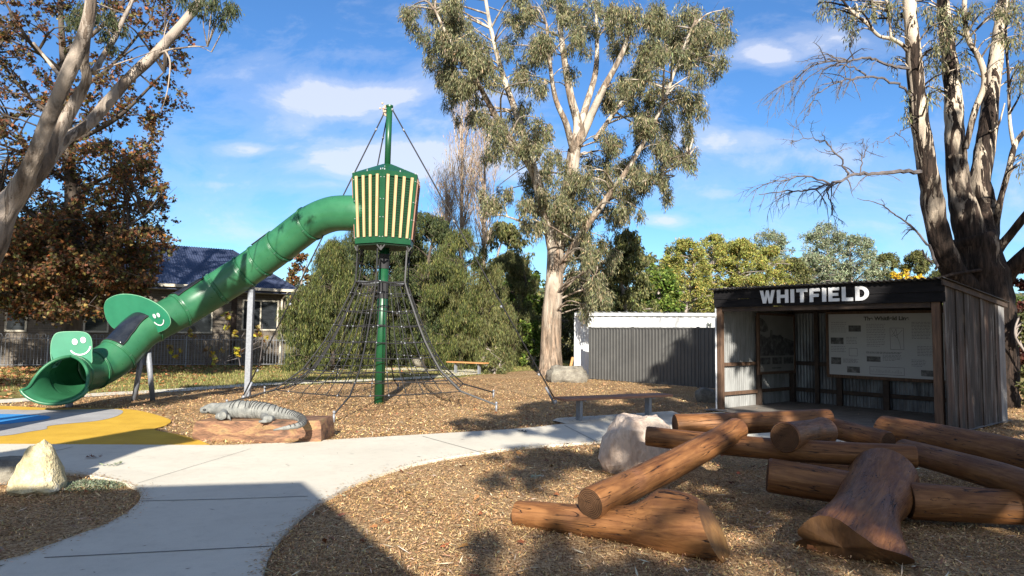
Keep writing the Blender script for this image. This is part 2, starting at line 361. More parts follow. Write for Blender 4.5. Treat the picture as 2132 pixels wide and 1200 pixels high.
def side_boards():
    m, t, b = newmat('weathered_boards')
    tc = t.n.new('ShaderNodeTexCoord').outputs['Object']
    n1 = t.noise(t.mapping(tc, (1, 1, .12)), 7, 7, .7, .5); n2 = t.noise(t.mapping(tc, (2, 2, .3)), 2.0, 5, .65)
    c = t.ramp(n1, [(.3, (.012, .009, .007)), (.50, (.035, .027, .021)), (.60, (.10, .09, .08)), (.74, (.26, .25, .24))])
    c = t.mix(t.ramp(n2, [(.5, (0, 0, 0)), (.66, (.75, .75, .75))]), c, (.10, .055, .035))
    t.l.new(c, b.inputs['Base Color']); b.inputs['Roughness'].default_value = .9
    bump(t, b, n1, .7, .01); return m
M['boards'] = side_boards()
M['board_edge'] = nmat('pale_board', [(.3, (.13, .125, .12)), (.7, (.24, .235, .23))], 5, .9, .4, .006, (1, 1, .2))
M['poster'] = nmat('poster_sheet', [(.3, (.36, .36, .36)), (.7, (.41, .41, .40))], 2, .5, 0)
M['ink'] = nmat('dark_ink', [(.3, (.03, .035, .03)), (.7, (.06, .07, .06))], 9, .6, 0)
M['ink_grey'] = nmat('grey_ink', [(.3, (.10, .10, .10)), (.7, (.14, .14, .14))], 9, .6, 0)
M['photo'] = nmat('old_photo', [(.32, (.012, .012, .012)), (.5, (.06, .058, .055)), (.7, (.18, .175, .17))], 9, .5, 0, detail=7)
M['photo_sky'] = nmat('old_photo_sky', [(.3, (.15, .145, .135)), (.7, (.20, .195, .18))], 2, .5, 0)
def brick():
    m, t, b = newmat('brick_wall')
    tc = t.n.new('ShaderNodeTexCoord').outputs['Object']
    br = t.n.new('ShaderNodeTexBrick'); t.l.new(t.mapping(tc, (1, 1, 1), (R(90), 0, 0)), br.inputs['Vector'])
    br.inputs['Scale'].default_value = 2.6; br.inputs['Color1'].default_value = (.17, .14, .105, 1); br.inputs['Color2'].default_value = (.11, .092, .075, 1); br.inputs['Mortar'].default_value = (.20, .18, .15, 1)
    br.inputs['Mortar Size'].default_value = .018; br.inputs['Row Height'].default_value = .25; br.inputs['Brick Width'].default_value = .9
    c = t.mix(.5, br.outputs[0], t.ramp(t.noise(tc, 3, 5), [(.3, (.6, .6, .6)), (.7, (1, 1, 1))]), 'MULTIPLY')
    t.l.new(c, b.inputs['Base Color']); b.inputs['Roughness'].default_value = .9; return m
M['brick'] = brick()
def roofmat():
    m, t, b = newmat('blue_grey_roof')
    tc = t.n.new('ShaderNodeTexCoord').outputs['Object']
    c = t.ramp(t.noise(tc, .7, 5, .7), [(.35, (.024, .032, .062)), (.6, (.040, .052, .095)), (.78, (.10, .12, .17))])
    t.l.new(c, b.inputs['Base Color']); b.inputs['Roughness'].default_value = .5; b.inputs['Metallic'].default_value = .1; return m
M['roof'] = roofmat()
M['trim'] = nmat('cream_trim', [(.3, (.42, .38, .30)), (.7, (.52, .48, .39))], 5, .6, 0)
M['window'] = nmat('window_glass', [(.3, (.010, .012, .014)), (.7, (.03, .034, .038))], 2, .06, 0, stretch=(1, 1, 9))
M['container'] = nmat('white_container', [(.28, (.30, .29, .27)), (.42, (.48, .49, .49)), (.7, (.58, .59, .60))], 2.5, .6, .05, .003, (1, 1, .4))
M['bench'] = nmat('bench_timber', [(.3, (.17, .075, .045)), (.7, (.28, .14, .085))], 4, .6, .3, .004, (1, 8, 8))
M['bench_o'] = nmat('bench_timber_orange', [(.3, (.38, .17, .06)), (.7, (.52, .26, .10))], 4, .6, .3, .004, (1, 8, 8))
# ------------------------------------------------------------------ world
w = bpy.data.worlds.new("World"); sc.world = w; w.use_nodes = True; t = NT(w.node_tree)
bg = w.node_tree.nodes['Background']; sky = t.n.new('ShaderNodeTexSky'); sky.sky_type = 'NISHITA'; sky.sun_disc = False
sky.sun_elevation = SUN_EL; sky.sun_rotation = R(177); sky.altitude = 200; sky.air_density = 1.0; sky.dust_density = .35; sky.ozone_density = 2.2
tc = t.n.new('ShaderNodeTexCoord').outputs['Generated']
sx = t.n.new('ShaderNodeSeparateXYZ'); t.l.new(tc, sx.inputs[0])
Yc = t.math('MAXIMUM', t.math('ABSOLUTE', sx.outputs[1]), .05)
u = t.math('DIVIDE', sx.outputs[0], Yc); v = t.math('DIVIDE', sx.outputs[2], Yc)
cmb = t.n.new('ShaderNodeCombineXYZ'); t.l.new(u, cmb.inputs[0]); t.l.new(t.math('MULTIPLY', v, 1.9), cmb.inputs[1])
nz = t.noise(cmb.outputs[0], 5.5, 10, .64, .35)
blobs = [(720, 205, 190, 50, .85), (860, 335, 270, 48, .95), (620, 230, 120, 60, .4), (500, 312, 75, 20, .75), (1600, 115, 75, 30, .8), (1380, 460, 55, 15, .9), (1010, 200, 130, 30, .45),
         (1510, 405, 60, 14, .5), (1740, 325, 130, 28, .55), (1790, 470, 110, 22, .6), (1740, 80, 60, 28, .5), (2110, 400, 60, 60, .6), (1540, 310, 130, 16, .4), (470, 385, 150, 12, .35), (960, 240, 170, 60, .45), (540, 490, 200, 20, .3), (1100, 360, 120, 30, .6), (560, 330, 260, 150, .28), (800, 130, 260, 80, .2), (1650, 350, 330, 120, .3), (500, 160, 120, 60, .3), (1560, 290, 200, 30, .5), (640, 385, 220, 22, .45), (1900, 470, 300, 70, .35), (1680, 90, 60, 30, .55)]
mask = None
for (bx, by, wx, wy, a) in blobs:
    d = ray(bx, by); uu, vv = d.x/d.y, d.z/d.y
    e = t.math('ADD', t.math('POWER', t.math('DIVIDE', t.math('SUBTRACT', u, uu), wx/F), 2), t.math('POWER', t.math('DIVIDE', t.math('SUBTRACT', v, vv), wy/F), 2))
    g = t.math('MULTIPLY', t.math('EXPONENT', t.math('MULTIPLY', e, -.8)), a)
    mask = g if mask is None else t.math('MAXIMUM', mask, g)
cf = t.math('MULTIPLY_ADD', mask, .62, t.math('MULTIPLY', nz, 1.12))
cf = t.ramp(cf, [(.56, (0, 0, 0)), (.72, (.14, .14, .14)), (.90, (.40, .40, .40)), (1.15, (.72, .72, .72))], 'EASE')
bk_ = t.math('MULTIPLY', t.ramp(t.math('MULTIPLY', sx.outputs[1], -1), [(.0, (0, 0, 0)), (.35, (1, 1, 1))]), t.ramp(t.noise(tc, 2.6, 6, .6), [(.38, (.15, .15, .15)), (.6, (.85, .85, .85))]))  # cloud cover added behind the viewer to lift and whiten ambient light
cf = t.math('MAXIMUM', cf, bk_)
hs = t.n.new('ShaderNodeHueSaturation'); hs.inputs['Saturation'].default_value = 1.12; hs.inputs['Value'].default_value = 1.0; t.l.new(sky.outputs[0], hs.inputs['Color'])
skc = t.mix(1.0, hs.outputs[0], (.72, .98, 1.24), 'MULTIPLY')
skm = t.mix(cf, skc, (6.3, 6.5, 7.3))
t.l.new(skm, bg.inputs[0]); bg.inputs[1].default_value = .062
# ================================================================== GROUND
def sheet(name, pts, z, mat, sub=0):
    mb = MB(); mb.add([(p[0], p[1], z) for p in pts], [tuple(range(len(pts)))]); o = mb.build(name, mat)
    return tag(o, kind='structure')
def g2(lst, z=0.0): return [tuple(G(x, y, z)[:2]) for x, y in lst]
def smooth2(pts, sub=6, closed=False):
    p = [Vector((a, b, 0)) for a, b in pts]
    o, _ = spline(p, 1.0, sub); return [(q.x, q.y) for q in o]
sheet('lawn', [(-400, -60), (400, -60), (400, 500), (-400, 500)], -.02, M['lawn'])
# mulch bed: one broad sheet, gently uneven
mul = smooth2(g2([(-700, 905), (-300, 862), (0, 842), (200, 822), (370, 815), (527, 805), (700, 800), (787, 795), (947, 787), (1010, 780), (1110, 772), (1200, 779), (1230, 788)]), 5) + [(9, 25), (22, 22), (24, 2), (24, -8), (-16, -8), (-16, 5)]
def in_poly(x, y, poly):
    c = np.zeros(len(x), bool); n = len(poly)
    for i in range(n):
        x1, y1 = poly[i]; x2, y2 = poly[(i+1) % n]
        if y1 == y2: continue
        k = ((y1 > y) != (y2 > y)) & (x < (x2-x1)*(y-y1)/(y2-y1)+x1); c ^= k
    return c
sheet('mulch_bed', mul, 0.0, M['mulch'])
top = g2([(-700, 938), (-300, 931), (0, 930), (200, 931), (400, 932), (470, 932), (560, 928), (700, 920), (850, 911), (1000, 902), (1100, 895), (1160, 888), (1260, 878), (1390, 868), (1500, 862)])
low = g2([(1760, 925), (1620, 918), (1480, 912), (1380, 917), (1290, 922), (1200, 928), (1100, 935), (1000, 947), (870, 970), (760, 1005), (680, 1045), (630, 1080), (590, 1122), (562, 1160), (548, 1205), (520, 1300), (470, 1500)])
bedp = g2([(-900, 1420), (-400, 1260), (0, 1178), (60, 1160), (150, 1127), (220, 1100), (268, 1072), (291, 1048), (288, 1026), (255, 1011), (200, 999), (140, 990), (0, 984), (-400, 984)])
top_s, low_s, bed_s = smooth2(top), smooth2(low), smooth2(bedp)
pathpoly = top_s + g2([(1560, 868), (1700, 872), (1790, 876), (1900, 900)]) + low_s + [(-1.6, -1.5), (-6, -1.5)] + bed_s
PZ = .035
mb = MB(); mb.prism(pathpoly[::-1], -.05, PZ); path = tag(edge_split(mb.build('concrete_path', M['concrete'])), kind='structure')
def strip(name, pts, wd, z, mat):
    pts = [Vector((p[0], p[1], 0)) for p in pts]; l = []; r = []
    for i, p in enumerate(pts):
        d = (pts[min(i+1, len(pts)-1)]-pts[max(i-1, 0)]).normalized(); n = Vector((-d.y, d.x, 0))*wd/2; l.append(p+n); r.append(p-n)
    mb = MB(); k = len(pts); mb.add([(q.x, q.y, z) for q in l+r], [(i, i+1, k+i+1, k+i) for i in range(k-1)][:: 1]); return tag(mb.build(name, mat), kind='structure')
for a in ([(92, 1162), (330, 1150), (566, 1138)], [(290, 1044), (470, 1040), (641, 1034)], [(0, 971), (70, 950), (152, 931)], [(286, 1007), (400, 972), (522, 935)], [(880, 909), (1010, 945)], [(1175, 886), (1250, 924)], [(-700, 1290), (-300, 1262), (92, 1250), (540, 1222)]):
    strip('path_joint', g2(a, PZ), .012 if a[0][0] != 286 else .006, PZ+.004, M['joint'])
# playground rubber
yel = smooth2(g2([(-500, 846), (-200, 846), (0, 848), (60, 850), (120, 853), (250, 854), (300, 860), (345, 873), (356, 880), (345, 889), (322, 898), (370, 908), (405, 917), (440, 931)]), 5) + g2([(400, 931), (0, 929), (-500, 934)])
sheet('rubber_surface_yellow', yel, .024, M['rubber_y'])
gry = smooth2(g2([(-420, 860), (-100, 856), (0, 856), (60, 857), (150, 856), (235, 855), (256, 860), (240, 871), (200, 880), (140, 886), (100, 891), (96, 897), (60, 903), (0, 912), (-150, 918), (-420, 915)]), 5)
sheet('rubber_surface_grey', gry, .028, M['rubber_g'])
blu = smooth2(g2([(-300, 868), (-100, 865), (0, 866), (60, 867), (98, 870), (104, 874), (85, 879), (40, 884), (0, 888), (-120, 893), (-300, 890), (-330, 878), (-300, 868)]), 5)
sheet('rubber_surface_blue', blu, .032, M['rubber_b'])
# far concrete paths
def band(name, pts_px, wd, z):
    pts = smooth2(g2(pts_px), 6); return strip(name, pts, wd, z, M['concrete'])
band('back_path', [(-700, 868), (-300, 850), (0, 837), (180, 824), (370, 813), (527, 802), (700, 795), (860, 788), (960, 780), (1020, 774)], .85, .012)
band('far_path', [(640, 768), (760, 769), (900, 770), (1045, 775)], 1.9, .016)
sheet('bench_pad', g2([(930, 768), (1050, 770), (1048, 778), (925, 778)]), .02, M['concrete'])
pad = g2([(1153, 881), (1190, 874), (1395, 861), (1410, 868), (1200, 884)])
sheet('bench_footing', g2([(1150, 880), (1160, 875), (1400, 860), (1420, 868), (1180, 887)]), PZ+.004, M['concrete'])
# --- scattered chips, litter, grass (stuff)
def scatter_poly(n, x0, x1, y0, y1, fn):
    x = rng.uniform(x0, x1, n); y = y0+(y1-y0)*rng.random(n); k = fn(x, y); return x[k], y[k]
def in_view(x, y): return np.abs(x) < y*.86+1.2
def mulch_ok(x, y): return in_poly(x, y, mul) & ~in_poly(x, y, pathpoly) & in_view(x, y) & ~in_poly(x, y, yel)
def flat_bits(name, xs, ys, zmin, zmax, ln, wd, cols, mat, tilt=.35, star=False):
    N = len(xs); pos = np.stack([xs, ys, rng.uniform(zmin, zmax, N)], 1); a = rng.uniform(0, 2*PI, N)
    ax = unit(np.stack([np.cos(a), np.sin(a), tilt*rng.standard_normal(N)], 1)); sd = unit(np.stack([-np.sin(a), np.cos(a), tilt*rng.standard_normal(N)], 1))
    pos = pos-ax*ln[:, None]*.5
    return quads(name, pos, ax, sd, ln, wd, cols, mat, star=star)
chipc = [(.52, .34, .165), (.43, .265, .12), (.33, .19, .082), (.62, .45, .25), (.17, .095, .045), (.47, .305, .155)]
cw = [4, 4, 3, 1.8, 1.8, 2]
xs, ys = scatter_poly(330000, -6, 9, 3.2, 9.5, mulch_ok); keep = rng.random(len(ys)) < np.clip((6.5/ys)**2, .3, 1); xs, ys = xs[keep], ys[keep]
def thin(xs, ys, s0=0):
    k = np.array([.5+.9*mnoise.noise(Vector((x*1.3, y*1.3, s0)))+.5*mnoise.noise(Vector((x*4.5, y*4.5, s0))) for x, y in zip(xs, ys)]); m_ = rng.random(len(xs)) < np.clip(k+.25, .12, 1); return xs[m_], ys[m_]
xs, ys = thin(xs, ys)
N = len(xs); tag(flat_bits('mulch_chips', xs, ys, .004, .035, rng.uniform(.012, .048, N), rng.uniform(.004, .010, N), pal(chipc, cw, N), CHIP, .5), kind='stuff')
xs, ys = scatter_poly(260000, -16, 16, 9, 24, mulch_ok); keep = rng.random(len(ys)) < np.clip((11/ys)**2, .2, 1); xs, ys = xs[keep], ys[keep]
N = len(xs); tag(flat_bits('mulch_chips', xs, ys, .004, .04, rng.uniform(.03, .075, N), rng.uniform(.009, .02, N), pal(chipc, cw, N), CHIP, .45), kind='stuff')
# longer bark strips and sticks, and spill over the path edges
xs, ys = scatter_poly(5200, -6, 9, 3.6, 12, mulch_ok); N = len(xs)
tag(flat_bits('bark_strips', xs, ys, .02, .05, rng.uniform(.06, .16, N), rng.uniform(.006, .016, N), pal([(.55, .42, .27), (.30, .19, .10), (.62, .52, .38), (.2, .12, .07)], [2, 2, 1, 1.5], N), CHIP, .2), kind='stuff')
epts = np.array(low_s+bed_s+top_s[len(top_s)//3:]); seg_i = rng.integers(0, len(epts)-1, 5200); tt_ = rng.random(5200)[:, None]; e_ = epts[seg_i]*(1-tt_)+epts[np.minimum(seg_i+1, len(epts)-1)]*tt_
dl_ = np.linalg.norm(epts[np.minimum(seg_i+1, len(epts)-1)]-epts[seg_i], axis=1); e_ = e_[dl_ < 1.2]; e_ = e_+np.abs(rng.standard_normal((len(e_), 1)))*rng.standard_normal((len(e_), 2))*.06; k_ = in_poly(e_[:, 0], e_[:, 1], pathpoly); e_ = e_[k_]; N = len(e_)
tag(flat_bits('spilled_chips', e_[:, 0], e_[:, 1], PZ+.004, PZ+.012, rng.uniform(.012, .045, N), rng.uniform(.004, .012, N), pal(chipc, cw, N), CHIP, .1), kind='stuff')
# fallen leaves on mulch and lawn
def far_ok(x, y): return in_view(x, y) & ~in_poly(x, y, yel)
xs, ys = scatter_poly(900, -10, 9, 4, 14, lambda x, y: in_view(x, y) & mulch_ok(x, y)); N = len(xs)
tag(flat_bits('fallen_leaves', xs, ys, .03, .045, rng.uniform(.05, .1, N), rng.uniform(.03, .07, N), pal([(.25, .09, .04), (.33, .16, .06), (.16, .07, .04)], [2, 2, 2], N), CHIP, .3, True), kind='stuff')
xs, ys = scatter_poly(60000, -30, -4, 14, 34, lambda x, y: ~in_poly(x, y, mul) & (rng.random(len(x)) < np.clip((-x-9)/14, .03, 1))); N = len(xs)
tag(flat_bits('fallen_leaves', xs, ys, -.01, .02, rng.uniform(.08, .14, N), rng.uniform(.07, .12, N), pal([(.33, .12, .05), (.42, .20, .09), (.18, .07, .04), (.45, .30, .16)], [3, 2, 2, 1], N), CHIP, .35, True), kind='stuff')
xs, ys = scatter_poly(130000, -30, 12, 17, 42, lambda x, y: ~in_poly(x, y, mul) & in_view(x, y)); N = len(xs)
a = rng.uniform(0, 2*PI, N); ax = unit(np.stack([.5*np.cos(a), .5*np.sin(a), np.ones(N)], 1)); sd = unit(np.stack([-np.sin(a), np.cos(a), 0*a], 1))
tag(quads('grass_blades', np.stack([xs, ys, np.full(N, -.02)], 1), ax, sd, rng.uniform(.04, .11, N), rng.uniform(.01, .025, N), pal([(.20, .22, .06), (.36, .32, .12), (.42, .34, .15), (.12, .15, .04)], [3, 3, 2, 2], N), LEAF), kind='stuff')
# twigs/leaf litter on the path
xs, ys = scatter_poly(260, -9, 4, 4, 12, lambda x, y: in_poly(x, y, pathpoly)); N = len(xs)
tag(flat_bits('path_litter', xs, ys, PZ+.004, PZ+.008, rng.uniform(.02, .12, N)*rng.random(N)+.015, rng.uniform(.005, .014, N), pal([(.12, .08, .05), (.2, .15, .09), (.07, .05, .035), (.28, .25, .16)], [3, 2, 2, 1], N), CHIP, .04), kind='stuff')
for (px, py, col, sr) in ((193, 961, [(.16, .05, .02)], .09), (233, 977, [(.30, .34, .22)], .13), (1088, 905, [(.02, .02, .02)], .12), (1113, 1003, [(.42, .46, .36)], .10), (2008, 1085, [(.55, .55, .45)], .16)):
    c = G(px, py); N = 26; a = rng.uniform(0, 2*PI, N)
    ax = unit(np.stack([np.cos(a), np.sin(a), rng.uniform(.05, .5, N)], 1)); sd = unit(np.stack([-np.sin(a), np.cos(a), .3*rng.standard_normal(N)], 1))
    tag(quads('fallen_sprig', np.array(c)+np.array([0, 0, .05])+sr*.3*rng.standard_normal((N, 3))*[1, 1, .05], ax, sd, rng.uniform(.3, 1, N)*sr, rng.uniform(.01, .02, N), pal(col, [1], N), LEAF), kind='stuff')
# grey-green ground cover beside the yellow rock
c = G(190, 1015); N = 2600; a = rng.uniform(0, 2*PI, N); rr = np.sqrt(rng.random(N))
p = np.stack([c.x+rr*np.cos(a)*.34, c.y+rr*np.sin(a)*.22, rng.uniform(0, .07, N)*(1.1-rr)], 1); a2 = rng.uniform(0, 2*PI, N)
tag(quads('ground_cover', p, unit(np.stack([np.cos(a2), np.sin(a2), rng.uniform(.1, 1.2, N)], 1)), unit(np.stack([-np.sin(a2), np.cos(a2), 0*a2], 1)), rng.uniform(.02, .05, N), rng.uniform(.008, .016, N), pal([(.27, .31, .20), (.18, .21, .13), (.36, .38, .28)], [3, 2, 1], N), LEAF), kind='stuff')
# ================================================================== ROCKS
def rock(name, c, dims, mat, label, seed=0, flat=.12, nu=28, nv=20, cat='rock', shape=None, group=None):
    mb = MB(); vs = []; fs = []
    for i in range(nv+1):
        th = PI*i/nv
        for j in range(nu):
            ph = 2*PI*j/nu; d = Vector((math.sin(th)*math.cos(ph), math.sin(th)*math.sin(ph), math.cos(th)))
            q = Vector([math.copysign(abs(e)**.72, e) for e in d])
            k = 1+.20*mnoise.noise(d*1.5+Vector((seed, 0, 0)))+.09*mnoise.noise(d*4+Vector((0, seed, 0)))+.03*mnoise.noise(d*11)
            # facet a little
            k = round(k*14)/14*.5+k*.5
            p = Vector((q.x*dims[0], q.y*dims[1], q.z*dims[2]))*k*.5
            if shape: p = shape(p, dims)
            vs.append(p)
    for i in range(nv):
        for j in range(nu): fs.append((i*nu+j, (i+1)*nu+j, (i+1)*nu+(j+1) % nu, i*nu+(j+1) % nu))
    mb.add([v+Vector((0, 0, dims[2]*(.5-flat))) for v in vs], fs); o = mb.build(name, mat); o.location = c; edge_split(o, 32)
    return tag(o, label, cat, group)
def peak(p, d):
    f = (p.z/d[2]+.5); s_ = 1-.62*max(0, f)**1.1; return Vector((p.x*s_ + .02, p.y*s_, p.z))
rock('rock', G(74, 1024), (.56, .48, .54), M['rock_y'], 'pale yellow pointed rock standing in the bed beside the concrete path', 3, .12, shape=peak)
rock('rock', G(18, 1002), (.5, .4, .3), M['rock_g'], 'low dark rock half hidden behind the pale yellow pointed rock', 8, .2)
rock('boulder', G(1342, 992)+Vector((0, .3, 0)), (.95, .62, .74), M['rock_w'], 'pale pinkish boulder propping up the ends of the climbing logs', 5, .12, shape=lambda p, d: Vector((p.x*(1-.3*max(0, p.z/d[2]+.3)), p.y, p.z*(1-.12*p.x/d[0]))))
rock('boulder', G(1180, 795), (1.45, 1.1, .72), M['rock_g'], 'grey lichen covered boulder at the foot of the tall gum tree', 12, .25)
rock('rock', G(1470, 838), (.5, .4, .42), M['rock_g'], 'small grey rock beside the left post of the shed', 21, .2)
rock('rock', G(886, 764), (1.2, .9, .6), M['rock_g'], 'flat grey rock behind the rope net beside the far path', 31, .25)
rock('rock', G(1500, 836)+Vector((-.2, .3, 0)), (.4, .3, .3), M['rock_g'], 'darker low rock squeezed behind the shed post', 25, .2)
# ================================================================== TUBE SLIDE
S = thing('tube_slide', 'long green enclosed tube slide descending from the tower cabin to the rubber surface', 'slide', G(145, 845))
cpts = [P(*a) for a in ((770, 443, 15.1), (735, 444, 15.12), (692, 446, 15.25), (650, 463, 15.5), (610, 492, 15.7), (566, 526, 15.9), (524, 556, 16.0), (460, 597, 15.95), (400, 633, 15.7), (350, 660, 15.35), (300, 686, 15.0), (270, 714, 14.75), (243, 742, 14.5), (212, 762, 14.25), (178, 775, 13.85), (148, 783, 13.3))]
cp, _ = spline(cpts, 1, 8); RT = .385
cpn = np.array([tuple(p) for p in cp]); seg = np.r_[0, np.cumsum(np.linalg.norm(np.diff(cpn, axis=0), axis=1))]
def nearest_i(px):   # index along path whose projection x equals px
    best = min(range(len(cp)), key=lambda i: abs((1066+F*((cp[i]-CAM).dot(cr))/((cp[i]-CAM).dot(f0)))-px)); return best
def frame(i):
    d = (cp[min(i+1, len(cp)-1)]-cp[max(i-1, 0)]).normalized(); a = d.cross(Vector((0, 0, 1))).normalized(); b = a.cross(d); return d, a, b  # a: to the right of travel, b: up
cuts = [0, nearest_i(645), nearest_i(583), nearest_i(540), nearest_i(508), nearest_i(455), nearest_i(372), nearest_i(318), nearest_i(245), nearest_i(196), len(cp)-1]
def ring_pts(i, r, n=40, a0=0, a1=2*PI):
    d, a, b = frame(i); return [cp[i]+b*math.cos(a0+(a1-a0)*k/n)*r+a*math.sin(a0+(a1-a0)*k/n)*r for k in range(n+1)]
secs = []
for s_i in range(len(cuts)-1):
    i0, i1 = cuts[s_i], cuts[s_i+1]; mb = MB(); n = 40; vs = []; fs = []
    idx = list(range(i0, i1+1))
    for i in idx: vs += ring_pts(i, RT, n)[:n]
    for k in range(len(idx)-1):
        for j in range(n): fs.append((k*n+j, k*n+(j+1) % n, (k+1)*n+(j+1) % n, (k+1)*n+j))
    mb.add(vs, fs); o = mb.build('tube_section', M['slide'], S, smooth=True); secs.append(o)
    sd_ = o.modifiers.new('s', 'SOLIDIFY'); sd_.thickness = .018; sd_.offset = 1
for ci in cuts[1:-1]:
    mb = MB(); d, a, b = frame(ci)
    for off in (-.014, .014):
        ring = [cp[ci]+d*off+(b*math.cos(2*PI*k/44)+a*math.sin(2*PI*k/44))*(RT+.026) for k in range(44)]
        mb.tube(ring, .016, 6, closed=True)
    o = mb.build('flange', M['slide'], S, smooth=True)
    mb = MB()
    for k in range(10):
        q = cp[ci]+(b*math.cos(2*PI*(k+.5)/10)+a*math.sin(2*PI*(k+.5)/10))*(RT+.034); mb = MB(); mb.tube([q-d*.028, q+d*.028], .0055, 5); mb.build('bolt', M['steel'], o)
# smoked windows on the upper side
def window_patch(i0, i1, a0, a1):
    mb = MB(); idx = list(range(i0, i1+1)); n = 12; vs = []; fs = []
    for i in idx: vs += ring_pts(i, RT+.022, n, a0, a1)
    for k in range(len(idx)-1):
        for j in range(n): fs.append((k*(n+1)+j, k*(n+1)+j+1, (k+1)*(n+1)+j+1, (k+1)*(n+1)+j))
    mb.add(vs, fs); o = mb.build('window_panel', M['dark_glass'], S, smooth=True)
    sd_ = o.modifiers.new('s', 'SOLIDIFY'); sd_.thickness = .02; sd_.offset = 1
    mb = MB()
    for an in (a0, a1): mb.tube([ring_pts(i, RT+.045, 1, an, an+.01)[0] for i in idx], .010, 5)
    for i in (i0, i1): mb.tube(ring_pts(i, RT+.045, 12, a0, a1), .010, 5)
    mb.build('window_seal', M['rope'], o)
window_patch(cuts[5]+1, cuts[6]-1, R(-34), R(45)); window_patch(cuts[7]+1, cuts[8]-1, R(-52), R(50)); window_patch(cuts[2], cuts[3]-1, R(-18), R(45))
# face boards
def flat_disc(name, c, e1, e2, outline, th, mat, parent):
    nrm = e1.cross(e2).normalized(); pts = [c+e1*x+e2*y for x, y in outline]
    mb = MB(); mb.plate([p-nrm*th/2 for p in pts], nrm, th); o = mb.build(name, mat, parent)
    mb = MB(); mb.tube(pts, th*.55, 6, closed=True); mb.build('pale_edge', M['rim'], o, smooth=True); return o, nrm
def smiley(c, e1, e2, nrm, s, parent):
    mb = MB()
    for ex in (-.2, .2):
        mb.plate([c+nrm*.006+e1*(ex*s+.13*s*math.cos(2*PI*k/18))+e2*(.24*s+.17*s*math.sin(2*PI*k/18)) for k in range(18)], nrm, .006)
    out = [(.5, 200+140*k/16) for k in range(17)]; w_ = .045
    pts = [(r*math.cos(R(an))*s, r*math.sin(R(an))*s*1.05) for r, an in out]
    o_ = [c+nrm*.006+e1*(x*(1+w_*1.6))+e2*(y*(1+w_*1.6)) for x, y in pts]; i_ = [c+nrm*.006+e1*(x*(1-w_*1.6))+e2*(y*(1-w_*1.6)) for x, y in pts]
    for k in range(16): mb.plate([i_[k], i_[k+1], o_[k+1], o_[k]], nrm, .006)
    mb.build('smiling_face', M['white'], parent)
X = cr.copy()
# round board round the tube
ci = cuts[7]; d, a, b = frame(ci)
to_cam = (CAM-cp[ci]).normalized()
nb = (d*1.0+to_cam*.55).normalized(); e1 = Vector((0, 0, 1)).cross(nb).normalized(); e2 = nb.cross(e1)
cpx = (1066+F*((cp[ci]-CAM).dot(cr))/((cp[ci]-CAM).dot(f0)))
def on_plane(px, py, c, n_):
    dr = ray(px, py); return CAM+dr*((c-CAM).dot(n_)/dr.dot(n_))
cdisc = cp[ci]+d*.24
outl = [(217, 641), (222, 626), (240, 616), (262, 613), (290, 617), (318, 628), (340, 643), (352, 658), (355, 673), (347, 684), (330, 692), (312, 694), (292, 690), (262, 686), (238, 684), (222, 664)]
o3 = []
for (x, y) in outl:
    q = on_plane(x, y, cdisc, nb)-cdisc; o3.append(Vector((q.dot(e1), q.dot(e2), 0)))
o3s, _ = spline(o3+[o3[0]], 1, 4); o3s = [(q.x, q.y) for q in o3s[:-1]]
bd, nn = flat_disc('round_board', cdisc, e1, e2, o3s, .02, M['green_board'], S)
sc_ = on_plane(330, 663, cdisc, nb); th_ = R(12)
smiley(sc_+nb*.012, e1*math.cos(th_)+e2*math.sin(th_), e2*math.cos(th_)-e1*math.sin(th_), nb, .30, bd)
# square rounded board at the exit
ce = cp[-1]; nb2 = (CAM-ce); nb2.z = 0; nb2.normalize(); nb2 = (nb2+Vector((-.12, -.25, 0))).normalized(); e1 = Vector((0, 0, 1)).cross(nb2).normalized(); e2 = nb2.cross(e1)
cb = ce-nb2*.02
outl = [(108, 752), (106, 735), (107, 715), (113, 699), (124, 692.5), (150, 691), (174, 692), (186, 699), (191, 712), (191, 735), (188, 762), (150, 790)]
o3 = [on_plane(x, y, cb, nb2)-cb for x, y in outl]; o3s, _ = spline([Vector((q.dot(e1), q.dot(e2), 0)) for q in o3+[o3[0]]], 1, 3); o3s = [(q.x, q.y) for q in o3s[:-1]]
bd2 = None
# hole for the tube: build the board only above the tube (its lower edge follows the ring)
ctr = on_plane(147, 783, cb, nb2)-cb; cx_, cy_ = ctr.dot(e1), ctr.dot(e2)
upper = [(x, y) for x, y in o3s if y > cy_+.12]
upper.sort(key=lambda q: -math.atan2(q[1]-cy_, q[0]-cx_))
arc = [(cx_+.36*math.cos(t_), cy_+.36*math.sin(t_)) for t_ in np.linspace(R(25), R(155), 14)]
bd2, nn = flat_disc('exit_board', cb, e1, e2, upper+arc, .02, M['green_board'], S)
smiley(on_plane(167, 719, cb, nb2)+nb2*.012, e1*math.cos(R(14))+e2*math.sin(R(14)), e2*math.cos(R(14))-e1*math.sin(R(14)), nb2, .36, bd2)
